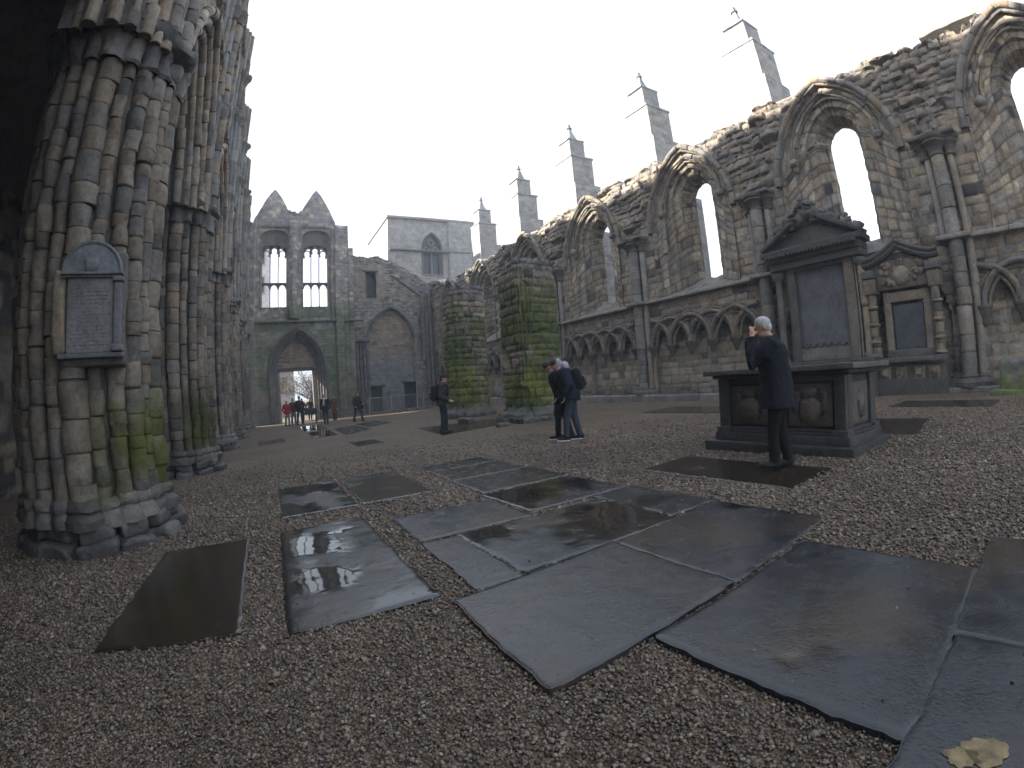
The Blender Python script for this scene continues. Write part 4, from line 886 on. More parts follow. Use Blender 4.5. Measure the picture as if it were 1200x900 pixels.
SL = [
 ('dark brown slab lying alone nearest the pier with the tablet', [(-1.33, 2.9), (-.36, 2.9), (-.36, 5.22), (-1.25, 5.13)], 3, .02),
 ('large slab with glassy water mirroring the tracery windows', [(-.08, 2.78), (.91, 2.85), (.89, 5.41), (-.03, 5.28)], 2, .022),
 ('small slab directly behind the mirroring slab, itself shiny', [(-.01, 5.94), (.97, 6.01), (.95, 8.25), (.01, 8.06)], 2, .02),
 ('small brownish slab beside the shiny one behind the mirroring slab', [(1.01, 6.03), (1.97, 6.04), (1.98, 8.15), (1.05, 8.2)], 3, .02),
 ('narrow slab at the farthest tip of the main paved group', rect(2.42, 3.62, 7.52, 8.22), 1, .022),
 ('second slab from the far tip of the main paved group', rect(2.45, 3.63, 6.5, 7.46), 1, .022),
 ('third slab from the far tip of the paved group, olive with algae', rect(2.43, 3.65, 5.38, 6.44), 0, .022),
 ('fourth slab from the far tip, behind the largest middle slab of the group', rect(2.38, 3.63, 4.2, 5.32), 2, .022),
 ('slab on the gravel edge of the paved group, beyond the narrow strip slab', rect(1.17, 2.3, 4.08, 5.02), 0, .022),
 ('short slab on the edge of the paved group towards the chest tomb', rect(3.14, 3.68, 2.97, 4.14), 1, .022),
 ('broad flooded slab in the middle of the paved group', rect(1.53, 3.09, 2.87, 4.02), 2, .022),
 ('narrow strip slab between gravel and the broad flooded middle slab', rect(1.14, 1.49, 2.8, 3.98), 0, .022),
 ('big near slab whose pointed corner juts out into the gravel', [(.93, 1.56), (2.28, 1.68), (2.3, 2.82), (.95, 2.68)], 0, .04),
 ('slab with bright sky glare and puddled hollows behind the largest cracked slab', [(2.33, 1.69), (3.68, 1.76), (3.67, 2.93), (2.34, 2.82)], 1, .022),
 ('largest foreground slab, grey and finely cracked', [(1.56, .33), (3.09, .44), (3.09, 1.63), (1.56, 1.57)], 0, .04),
 ('slab cut off by the picture edge just behind the yellow stained one', [(2.34, -1.5), (3.66, -1.5), (3.62, .41), (2.34, .38)], 0, .04),
 ('slab with a yellow stain on its corner', [(1.39, -1.6), (2.29, -1.5), (2.31, .35), (1.39, .29)], 0, .04),
 ('dark brown flooded slab under the man photographing beside the chest tomb', [(4.38, 2.45), (5.34, 2.48), (5.35, 4.8), (4.39, 4.74)], 3, .012),
 ('brown flooded slab beyond the short end of the chest tomb', [(7.5, 2.1), (9.2, 2.3), (9.2, 3.8), (7.5, 3.7)], 3, .012),
 ('brown slab in the gravel in front of the smaller wall monument', [(10.55, 1.35), (11.6, 1.3), (11.95, 3.6), (10.9, 3.7)], 3, .012),
 ('brown slab in the gravel below the blind arches, beyond the chest tomb', [(10.2, 7.9), (11.7, 8.4), (11.7, 10.95), (10.2, 10.95)], 3, .012),
 ('wide muddy slab at the feet of the lone walker with backpack', [(4.8, 13.4), (7.3, 14.2), (8.2, 17.0), (5.2, 17.2)], 3, .012),
 ('small muddy slab in open gravel between lone walker and drum piers', [(2.3, 13.35), (3.14, 13.45), (3.1, 15.1), (2.3, 15.05)], 3, .012),
 ('dull slab near the foot of the farther drum piers', [(-.55, 18.3), (.52, 18.6), (.55, 21), (-.6, 20.2)], 3, .012),
 ('bright wet slab in front of the doorway, nearest to the camera', [(1.5, 18.8), (2.5, 19.2), (2.65, 23.5), (1.6, 22.9)], 4, .015),
 ('wet slab just outside the doorway behind the folding barrier', [(1.5, 24), (2.7, 24.2), (2.9, 30), (1.6, 29.5)], 4, .015),
 ('wet slab next to the brightest one, towards the mossy stumps', [(2.75, 18.6), (4.1, 20.2), (4.0, 24.6), (2.85, 23.5)], 1, .015),
 ('wet slab at the feet of the woman in black', [(4.25, 21.6), (5.7, 23), (5.6, 26.5), (4.2, 25.2)], 1, .015)]
ALLS = SLABM + [M_PUD, M_MIRR]
GS = [slab('gravestone', lb, q, ALLS[mi], seed=i, lift=lf, grow=.018 if 3 < i < 17 else 0.) for i, (lb, q, mi, lf) in enumerate(SL)]
# yellow stain on the corner slab
def stain():
    m = MB(); t = np.linspace(0, 2 * math.pi, 40, endpoint=False)
    for cx, cy_, r in ((1.54, .1, .05), (1.60, .03, .07)):
        rr = np.array([r * (1 + .5 * float(fbm(np.array([math.cos(a) * 2, math.sin(a) * 2, cx * 9]), 1, 3, 5))) for a in t])
        x, y = cx + rr * np.cos(t), cy_ + rr * np.sin(t) * 1.3; V = np.stack([x, y, gz(x, y) + .0445], -1)
        V = np.concatenate([V, [[cx, cy_, float(gz(cx, cy_)) + .0445]]]); i = np.arange(40); m.add(V, None, np.stack([i, (i + 1) % 40, np.full(40, 40)], -1), (.2, .15, .07))
    o = m.build('yellow_stain', plain_mat('yellow lichen stain', (.20, .15, .075), .5, 0, .2, 60, .5), None, 0); o.parent = GS[16]; o.matrix_parent_inverse = Matrix.Translation(-GS[16].location)
stain()

# loose pebbles: the gravel near the camera as real stones
def pebbles():
    t = (1 + 5 ** .5) / 2; Vi = np.array([(-1, t, 0), (1, t, 0), (-1, -t, 0), (1, -t, 0), (0, -1, t), (0, 1, t), (0, -1, -t), (0, 1, -t), (t, 0, -1), (t, 0, 1), (-t, 0, -1), (-t, 0, 1)], float); Vi /= np.linalg.norm(Vi[0])
    Fi = np.array([(0, 11, 5), (0, 5, 1), (0, 1, 7), (0, 7, 10), (0, 10, 11), (1, 5, 9), (5, 11, 4), (11, 10, 2), (10, 7, 6), (7, 1, 8), (3, 9, 4), (3, 4, 2), (3, 2, 6), (3, 6, 8), (3, 8, 9), (4, 9, 5), (2, 4, 11), (6, 2, 10), (8, 6, 7), (9, 8, 1)])
    rg = np.random.default_rng(4); pts = []; rad = []
    for d0, d1, dens, s_ in ((.7, 2.2, 5600, .0068), (2.2, 3.6, 3400, .0083), (3.6, 5.5, 1500, .012), (5.5, 9., 650, .0155), (9., 13., 190, .019)):
        a0, a1 = R(-38), R(98); area = (a1 - a0) / 2 * (d1 * d1 - d0 * d0); n = int(area * dens)
        az = rg.uniform(a0, a1, n); d = np.sqrt(rg.uniform(d0 * d0, d1 * d1, n)); pts.append(np.stack([d * np.sin(az), d * np.cos(az)], -1)); rad.append(s_ * rg.lognormal(0, .30, n))
    p = np.concatenate(pts); r = np.clip(np.concatenate(rad), .004, .032); keep = np.ones(len(p), bool); on = np.zeros(len(p), bool); lift = np.zeros(len(p))
    for i, (lb, q, mi, lf) in enumerate(SL):
        q = np.array(q); ins = np.ones(len(p), bool); ctr = q.mean(0); q = ctr + (q - ctr) * (1 - .045 / np.linalg.norm(q - ctr, axis=1, keepdims=True))
        for a, b in zip(q, np.roll(q, -1, 0)): ins &= ((b[0] - a[0]) * (p[:, 1] - a[1]) - (b[1] - a[1]) * (p[:, 0] - a[0])) > 0
        stay = ins & (rg.random(len(p)) < (.0035 if i > 3 and i < 17 else .0012)) & (r < .012); keep &= ~ins | stay; on |= stay; lift[stay] = lf
    keep &= ~((np.hypot(p[:, 0] - PX, p[:, 1] - 6.3) < .98) | ((p[:, 0] > 5.86) & (p[:, 0] < 7.3) & (p[:, 1] > 2.4) & (p[:, 1] < 4.85)))
    keep &= rg.random(len(p)) < sstep(13.5, 7.5, np.hypot(p[:, 0], p[:, 1]) + 1e-6) + .05; keep &= (p[:, 0] < 13.3) & (p[:, 0] > -5)
    p = p[keep]; r = r[keep]; on = on[keep]; lift = lift[keep]; r = np.where(on, r * .75, r); n = len(p); print('pebbles', n)
    S = r[:, None] * rg.uniform(.7, 1.25, (n, 3)) * np.array([1, 1, .62]); a = rg.uniform(0, 6.283, n); ca, sa_ = np.cos(a), np.sin(a)
    V = Vi[None] * (1 + rg.uniform(-.18, .18, (n, 12, 1))) * S[:, None]; tl = rg.normal(0, .35, (n, 1)); z = V[..., 2] + V[..., 0] * tl
    x = V[..., 0] * ca[:, None] - V[..., 1] * sa_[:, None]; y = V[..., 0] * sa_[:, None] + V[..., 1] * ca[:, None]
    zz = gz(p[:, 0], p[:, 1]) + np.where(on, lift + r * .3, rg.uniform(.0, .012, n))
    V = np.stack([x + p[:, :1], y + p[:, 1:], z + zz[:, None]], -1)
    pal = np.array([(.075, .057, .046), (.17, .12, .09), (.24, .172, .126), (.285, .212, .158), (.21, .178, .155), (.12, .098, .083), (.35, .285, .215), (.245, .22, .195)])
    C = .87 * pal[rg.choice(8, n, p=[.17, .20, .20, .13, .10, .12, .045, .035])] * rg.uniform(.8, 1.2, (n, 1)); C[on & (rg.random(n) < .6)] *= .3
    m = MB(); m.add(V.reshape(-1, 3), None, (Fi[None] + (np.arange(n) * 12)[:, None, None]).reshape(-1, 3), np.repeat(C, 12, 0))
    mt, nt, b, N, L = nodes('pebble stone'); at = N('Attribute'); at.attribute_name = 'Col'
    pos = N('NewGeometry').outputs['Position']; f = ramp(N, L, noise(N, L, pos, .55, 4), [(.3, .72), (.7, 1.15)]); L(mixc(N, L, 1., at.outputs['Color'], f, 'MULTIPLY'), b.inputs['Base Color'])
    b.inputs['Roughness'].default_value = .45; b.inputs['Specular IOR Level'].default_value = .45
    kind(m.build('loose_gravel', mt, None, 0), 'stuff')
pebbles()
# scattered rubble stones by the far fence and pier feet
for i, (x, y, s_) in enumerate(((9.4, 35.2, .22), (10.1, 35.4, .28), (10.9, 35.6, .2), (11.6, 35.9, .26), (7.0, 16.9, .3), (6.75, 13.3, .22))):
    m = MB(); m.rbox((0, 0, s_ * .3), (s_ * 2, s_ * 1.2, s_ * .8), .07, (5, 4, 4), .07, GREY * .5, seed=i * 7)
    o = m.build('loose_stone', M_WET); o.location = (x, y, float(gz(x, y)) - .03); o.rotation_euler = (0, 0, i * 1.3)
    tag(o, ['squared rubble stone before the fence, nearest the striding woman', 'flattest rubble stone before the fence, second from the striding woman', 'smallest rubble stone in the row before the fence', 'rubble stone before the fence, nearest the fluted stump', 'fallen stone in the gap between the two mossy pier stumps', 'low stone at the foot of the square mossy stump'][i], 'stone', 'loose rubble stones on the gravel')
# ------------------------------------------------------------------ chest tomb
CT = thing('chest_tomb', 'dark panelled stone chest tomb with flat moulded lid, behind the man photographing', 'tomb', None, (6.62, 3.66, .21))
dk = lerp(SOOT, GREY, .10) * .8
def ctb(name, boxes, mat=M_DARK, par=CT):
    m = MB()
    for c, s_, col in boxes: m.rbox(c, s_, .012, None, .006, col, seed=int(abs(c[0] * 91 + c[1] * 37 + c[2] * 13)))
    return m.build(name, mat, par)
ctb('plinth', [((0, 0, -.03), (1.46, 2.42, .26), dk * .8)])
ctb('base_moulding', [((0, 0, .15), (1.2, 2.22, .13), dk), ((0, 0, .235), (1.14, 2.14, .05), dk * .8), ((0, 0, .28), (1.08, 2.08, .04), dk)])
ctb('core', [((0, 0, .64), (.98, 1.98, .74), dk * .7)])
for sx in (-1, 1):
    for y in (-.99, 0, .99): ctb('pilaster', [((sx * .5, y * .965, .65), (.12, .17, .72), dk * 1.15), ((sx * .5, y * .965, .2), (.2, .24, .2), dk)])
    ctb('frieze', [((sx * .5, 0, .97), (.1, 1.94, .1), dk)])
    for y in (-.49, .49):
        m = MB(); m.rbox((sx * .49, y, .62), (.06, .68, .56), .01, None, .006, lerp(BROWN, SOOT, .6), seed=int(y * 9))
        m.blob((sx * .53, y, .56), (.07, .17, .19), 14, 10, lerp(BROWN, GREY, .3) * .6, .05, int(y * 10) + 5); m.blob((sx * .53, y, .78), (.06, .12, .08), 12, 8, dk * 1.4, .05, 8)
        for q in (-1, 1): m.blob((sx * .52, y + q * .2, .66), (.05, .07, .17), 10, 8, dk * 1.3, .05, 9)
        m.build('shield_panel', M_DARK, CT)
for sy in (-1, 1):
    for x in (-.42, .42): ctb('pilaster', [((x, sy * 1.0, .65), (.15, .1, .72), dk * 1.25)])
    m = MB(); m.rbox((0, sy * .99, .62), (.56, .06, .56), .01, None, .006, lerp(BROWN, SOOT, .6)); m.blob((0, sy * 1.02, .6), (.12, .06, .18), 12, 8, dk * 1.5, .05, 4); m.build('shield_panel', M_DARK, CT)
ctb('cornice', [((0, 0, 1.04), (1.2, 2.24, .06), dk * .9)]); ctb('lid', [((0, 0, 1.105), (1.4, 2.46, .075), lerp(dk, GREY, .3))])

# ------------------------------------------------------------------ large wall monument
def mon(name, lab): return thing(name, lab, 'wall monument', 'memorials fixed to the aisle wall')
M1 = mon('wall_monument', 'large dark memorial with blank tall tablet, columns and broken pediment, behind the chest tomb')
md = lerp(SOOT, GREY, .3); X1 = 13.62
def mb(name, boxes, par, mat=M_DARK, r=.015, amp=.008):
    m = MB()
    for c, s_, col in boxes: m.rbox(c, s_, r, None, amp, col, seed=int(abs(c[0] * 91 + c[1] * 37 + c[2] * 13)))
    return m.build(name, mat, par)
mb('base', [((13.6, 6.4, .85), (.9, 3.2, 1.1), md), ((13.52, 6.4, 1.42), (1.0, 3.3, .1), md * .8)], M1)
mb('tablet', [((13.66, 6.36, 3.0), (.22, 1.62, 2.25), np.array((.135, .14, .15)))], M1)
mb('frame', [((13.62, 7.3, 2.85), (.4, .26, 2.8), md * .9), ((13.62, 5.4, 2.85), (.4, .3, 2.8), lerp(TAN, md, .6)), ((13.64, 6.36, 4.2), (.4, 2.1, .16), md)], M1)
mb('frame_edge', [((13.5, 5.2, 2.85), (.1, .05, 2.75), GREY * 1.25)], M1)
mb('apron', [((13.64, 6.36, 1.68), (.36, 1.66, .38), GREY * .75)], M1)
m = MB(); t = np.linspace(0, 1, 60); m.tube(np.stack([np.full(60, 13.44), 5.6 + 1.5 * t, 1.93 + .05 * np.sin(t * 40) - .07 * (np.abs(t - .5) * 2) ** 6], -1), .03, 8, md * .7); m.build('carved_swag', M_DARK, M1)
for y in (7.72, 5.0):
    m = MB(); m.drums([(13.42, y, 1.5), (13.42, y, 4.0)], .115, 1.3, 14, int(y * 10), [TAN * .75, md]); m.lathe([(.17, 1.47), (.17, 1.55), (.12, 1.62)], (13.42, y, 0), 14, md); m.lathe([(.11, 3.9), (.2, 4.05), (.2, 4.15), (0, 4.16)], (13.42, y, 0), 14, md, amp=.02); m.build('column', M_STONE, M1)
ks = [((13.56, 6.4, 4.33), (.62, 3.0, .2), md), ((13.5, 6.4, 4.52), (.72, 3.06, .18), md * .7), ((13.46, 6.4, 4.72), (.82, 3.3, .16), md * .5)]
mb('entablature', ks, M1)
m = MB()
m.rbox((13.06, 6.4, 4.6), (.06, 3.0, .1), .008, 2, 0, md * .5)
for y in np.arange(4.95, 7.9, .13): m.rbox((13.02, y, 4.6), (.1, .07, .08), .008, 2, 0, md * .6)
m.build('dentils', M_DARK, M1)
mp = MB(); mp.prism([(4.78, 4.8), (8.02, 4.8), (7.75, 5.05), (6.75, 5.55), (6.05, 5.55), (5.05, 5.05)], 13.3, 13.95, md * .75, 'yz'); mp.build('pediment', M_DARK, M1)
for s_ in (-1, 1):
    mp = MB(); mp.rbox((13.4, 6.4 + s_ * 1.05, 5.17), (.72, 1.3, .13), .03, (5, 10, 2), .03, md * .6, ((1, 0, 0), (0, .88, s_ * .47), (0, -s_ * .47, .88)), 3 + s_); mp.build('raking_cornice', M_DARK, M1)
mp = MB()
for y, z, r in ((6.4, 5.75, .3), (6.62, 5.6, .26), (6.15, 5.6, .25), (6.45, 6.0, .17), (6.95, 5.45, .2), (5.85, 5.45, .2), (7.3, 5.25, .16), (5.5, 5.3, .15)): mp.blob((13.3, y, z), (.22, r, r * .9), 14, 10, md * .8, .14, int(y * 10), nsc=4)
for k in range(46):
    t = RNG.uniform(-1, 1); z = 5.0 + (1 - abs(t)) * .95 + RNG.uniform(-.12, .12); r = RNG.uniform(.06, .15); mp.blob((13.25 + RNG.uniform(-.1, .12), 6.4 + t * 1.55, z), (r, r * RNG.uniform(.8, 1.5), r), 9, 7, md * RNG.uniform(.6, 1.3), .1, k + 60, nsc=4)
mp.build('carved_crest', M_DARK, M1)

# ------------------------------------------------------------------ smaller wall monument
M2 = mon('wall_monument', 'smaller carved memorial with coat of arms above a slate panel')
bn = lerp(TAN, SOOT, .45); XB = 13.7
mb('base', [((13.7, 3.88, .62), (.7, 2.05, .5), md * .8), ((13.72, 3.88, 1.02), (.6, 1.95, .4), bn * .8), ((13.62, 3.88, 1.36), (.85, 2.1, .12), md)], M2)
m = MB()
for y in (3.2, 3.6, 4.1, 4.55):
    m = MB(); m.rbox((13.4, y, 1.02), (.1, .3, .32), .02, 3, .02, lerp(TAN, GREY, .5) * .8, seed=int(y * 9)); m.blob((13.34, y, 1.02), (.06, .1, .13), 10, 8, bn, .08, int(y * 11)); m.build('carved_panel', M_DARK, M2)
mb('inner_frame', [((13.72, 4.42, 2.25), (.3, .2, 1.75), bn * 1.25), ((13.72, 3.3, 2.25), (.3, .2, 1.75), bn * 1.25), ((13.72, 3.86, 2.98), (.32, 1.3, .26), bn * 1.3), ((13.72, 3.86, 1.52), (.32, 1.3, .2), md)], M2)
mb('slate_panel', [((13.74, 3.86, 2.2), (.2, .86, 1.16), np.array((.085, .09, .1)))], M2)
for y in (4.78, 2.98):
    m = MB(); m.drums([(13.42, y, 1.45), (13.42, y, 3.1)], .12, .28, 12, int(y * 20), [bn, TAN * .7, md]); 
    for z in (1.5, 1.85, 2.3, 2.75): m.lathe([(.1, z - .05), (.16, z - .02), (.16, z + .02), (.1, z + .05)], (13.42, y, 0), 12, bn * 1.1)
    m.build('banded_column', M_STONE, M2); mb('capital_block', [((13.5, y, 3.3), (.45, .32, .4), bn), ((13.48, y, 3.62), (.5, .36, .2), md)], M2)
m = MB(); m.rbox((13.66, 3.88, 3.55), (.4, 1.45, .75), .03, None, .02, bn * .9)
for k in range(26): m.blob((13.46, 3.3 + RNG.random() * 1.16, 3.28 + RNG.random() * .62), (.08, .09, .09), 8, 6, bn * RNG.uniform(.7, 1.3), .08, k)
m.blob((13.44, 3.88, 3.5), (.09, .24, .26), 14, 10, bn * 1.3, .04, 3); m.build('coat_of_arms', M_DARK, M2)
m = MB(); t = np.linspace(0, 1, 30)
for s_ in (-1, 1):
    for k, (dz, r, c_) in enumerate(((0, .09, md * .6), (.13, .07, md * .75))): m.tube(np.stack([np.full(30, 13.4 - .04 * k), 3.9 + s_ * 1.1 * t, 4.28 + dz - .62 * t ** .92 * (1 - .2 * t) + .12 * t ** 6], -1), r, 8, c_)
m.rbox((13.66, 3.9, 4.0), (.4, 1.5, .22), .05, None, .03, md * .8); m.build('curved_pediment', M_DARK, M2)
# rough masonry about the monuments
# mossy block at the right edge
m = MB(); m.rbox((0, 0, .4), (.9, .8, .8), .09, (10, 9, 9), .05, GREY * .6, seed=5); m.rbox((.0, .1, .02), (1.2, 1.0, .2), .05, None, .04, GREY * .4)
m.C = [mossy(np.array(c_), v_, 1., 12, -.3, .3, MOSS * 2.2) * (1 + .5 * fbm(v_, 9, 3, 2))[..., None] for c_, v_ in zip(m.C, m.V)]; o = m.build('mossy_block', M_WET); o.location = (13.05, 1.05, .47); tag(o, 'moss covered stone block on the gravel beyond the carved coat of arms memorial', 'stone block')

# ------------------------------------------------------------------ steel fence panels by the rubble wall, folding barrier in the doorway
M_STEEL = plain_mat('galvanised steel', (.30, .31, .33), .4, .7, .05, 40, .2); M_BLK = plain_mat('black painted steel', (.012, .012, .013), .4, 0, .05)
def fpanel(x0, y0, x1, y1, label):
    c = ((x0 + x1) / 2, (y0 + y1) / 2); L_ = math.hypot(x1 - x0, y1 - y0); f = thing('fence_panel', label, 'fence', 'steel fence panels before the rubble wall', (c[0], c[1], float(gz(*c))), math.atan2(y1 - y0, x1 - x0))
    m = MB(); h = L_ / 2
    for a, b in (((-h, 0, .12), (h, 0, .12)), ((-h, 0, 1.2), (h, 0, 1.2))): m.tube([a, b], .03, 8, ref=(0, 1, 0))
    for s_ in (-1, 1): m.tube([(s_ * h, 0, 0), (s_ * h, 0, 1.28)], .032, 8, ref=(0, 1, 0))
    m.build('frame', M_STEEL, f); m = MB()
    for x in np.linspace(-h, h, int(L_ / .1))[1:-1]: m.tube([(x, 0, .12), (x, 0, 1.2)], .008, 5, ref=(0, 1, 0))
    m.build('mesh_bars', M_STEEL, f)
    for s_ in (-1, 1): m = MB(); m.rbox((s_ * h * .9, 0, .03), (.14, .6, .06), .02, 3); m.build('foot', M_BLK, f)
fpanel(7.3, 36.3, 9.1, 36.7, 'low steel fence panel in front of the first dark doorway, nearest the portal'); fpanel(9.15, 36.7, 11.9, 37.3, 'long steel fence panel between the two dark doorways'); fpanel(11.95, 37.3, 13.4, 37.6, 'short steel fence panel ending behind the lone walker with backpack')
fb = thing('folding_barrier', 'black folding barrier standing on the wet paving in the doorway', 'barrier', None, (2.5, 33.2, float(gz(2.5, 33.2))))
for s_ in (-1, 1):
    for q in (-1, 1): m = MB(); m.tube([(s_ * .48, q * .28, 0), (s_ * .48, 0, 1.0)], .03, 8, ref=(0, 1, 0)); m.build('leg', M_BLK, fb)
m = MB(); m.rbox((0, 0, .8), (1.0, .05, .42), .02, 3); m.build('board', M_BLK, fb)
# ------------------------------------------------------------------ beyond the doorway
PB = thing('palace_building', 'pale ashlar building seen through the doorway and one tracery window', 'building', None, (0, 0, 0))
def bwall(name, x0, x1, y, z1, par, wins):
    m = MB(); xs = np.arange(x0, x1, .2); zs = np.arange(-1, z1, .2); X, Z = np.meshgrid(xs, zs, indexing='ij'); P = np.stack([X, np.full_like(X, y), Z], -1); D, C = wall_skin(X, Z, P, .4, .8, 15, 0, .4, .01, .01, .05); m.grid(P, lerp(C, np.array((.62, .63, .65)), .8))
    m.grid(np.array([[[x1 - .2, y, -1], [x1 - .2, y, z1 - .2]], [[x1 - .2, y + 9, -1], [x1 - .2, y + 9, z1 - .2]]]), np.tile(BUFF, (2, 2, 1))); m.grid(np.array([[[x0, y, z1 - .2], [x0, y + 9, z1 - .2]], [[x1 - .2, y, z1 - .2], [x1 - .2, y + 9, z1 - .2]]]), np.tile(GREY, (2, 2, 1)), flip=True)
    m.build(name, M_FAR, par)
    for wx, wz in wins:
        m = MB(); m.rbox((wx, y - .05, wz), (1.3, .2, 2.2), .03, 3, 0, BUFF); m.rbox((wx, y - .1, wz), (1.0, .18, 1.9), .02, 3, 0, (.05, .06, .07)); m.build('window', M_FAR, par)
bwall('tower_wall', -9, .55, 60, 22, PB, [(-.9, 15), (-3.5, 15), (-.9, 18.5)]); bwall('wing_wall', .5, 3.15, 63, 8.2, PB, [(1.7, 3.0), (1.7, 6.0)])
m = MB(); m.rbox((1.8, 62.9, 4.7), (2.7, .4, .2), .03, 3, 0, BUFF); m.build('string_course', M_FAR, PB)
def tree(x, y, h, lab):
    t = thing('bare_tree', lab, 'tree', None, (x, y, -.7)); rg = np.random.default_rng(9); m = MB(); m.tube([(0, 0, 0), (.05, 0, 1), (.1, .1, 2.2)], [.22, .17, .14], 10, (.06, .05, .04)); m.build('trunk', plain_mat('bark', (.07, .055, .045), .9), t)
    m = MB(); cr = MB()
    for k in range(60):
        a = rg.uniform(0, 6.28); e = rg.uniform(.2, 1.3); L_ = h * rg.uniform(.35, .75); d = np.array([math.cos(a) * math.cos(e), math.sin(a) * math.cos(e), math.sin(e)]); p0 = np.array([.1, .1, rg.uniform(1.4, 2.4)]); p1 = p0 + d * L_ * .5 + rg.normal(0, .15, 3); p2 = p0 + d * L_ + rg.normal(0, .3, 3)
        m.tube([p0, p1, p2], [.05, .03, .01], 5, (.07, .055, .045))
        for j in range(14):
            q = p1 + (p2 - p1) * rg.random() + rg.normal(0, .05, 3); e2 = q + d * .5 + rg.normal(0, .4, 3); m.tube([q, (q + e2) / 2 + rg.normal(0, .06, 3), e2], [.012, .009, .004], 4, (.08, .06, .045), cap=False)
            for _ in range(7):
                c = e2 + rg.normal(0, .2, 3); u = rg.normal(0, 1, 3); u /= np.linalg.norm(u); v_ = np.cross(u, rg.normal(0, 1, 3)); v_ /= np.linalg.norm(v_); s_ = .07; cr.add([c - u * s_, c + v_ * s_ * .5, c + u * s_, c - v_ * s_ * .5], [(0, 1, 2, 3)], None, np.array((.20, .13, .06)) * rg.uniform(.7, 1.3))
    m.build('limbs', M_FAR, t); cr.build('crown', M_FAR, t, 0)
tree(4.6, 56., 6.0, 'brown leaved tree seen through the open doorway')
# ------------------------------------------------------------------ people
M_SKIN = plain_mat('skin', (.42, .26, .19), .5, 0, .05, 40, .1)
CLOTH = {}
def cloth(name, col, rough=.85):
    if name not in CLOTH: CLOTH[name] = plain_mat(name, col, rough, 0, .35, 60, .25, .25)
    return CLOTH[name]
TEXD = bpy.data.textures.new('folds', 'CLOUDS'); TEXD.noise_scale = .11; TEXD.noise_depth = 2
def remesh(o, vox, fold=0., it=4):
    r = o.modifiers.new('skin', 'REMESH'); r.mode = 'VOXEL'; r.voxel_size = vox; r.use_smooth_shade = True
    s_ = o.modifiers.new('smooth', 'SMOOTH'); s_.factor = .5; s_.iterations = it
    if fold:
        d = o.modifiers.new('folds', 'DISPLACE'); d.texture = TEXD; d.strength = fold; d.mid_level = .5; d.texture_coords = 'LOCAL'
    return o
def rx(a): c, s_ = math.cos(a), math.sin(a); return np.array(((1, 0, 0), (0, c, -s_), (0, s_, c)))
def rz(a): c, s_ = math.cos(a), math.sin(a); return np.array(((c, -s_, 0), (s_, c, 0), (0, 0, 1)))
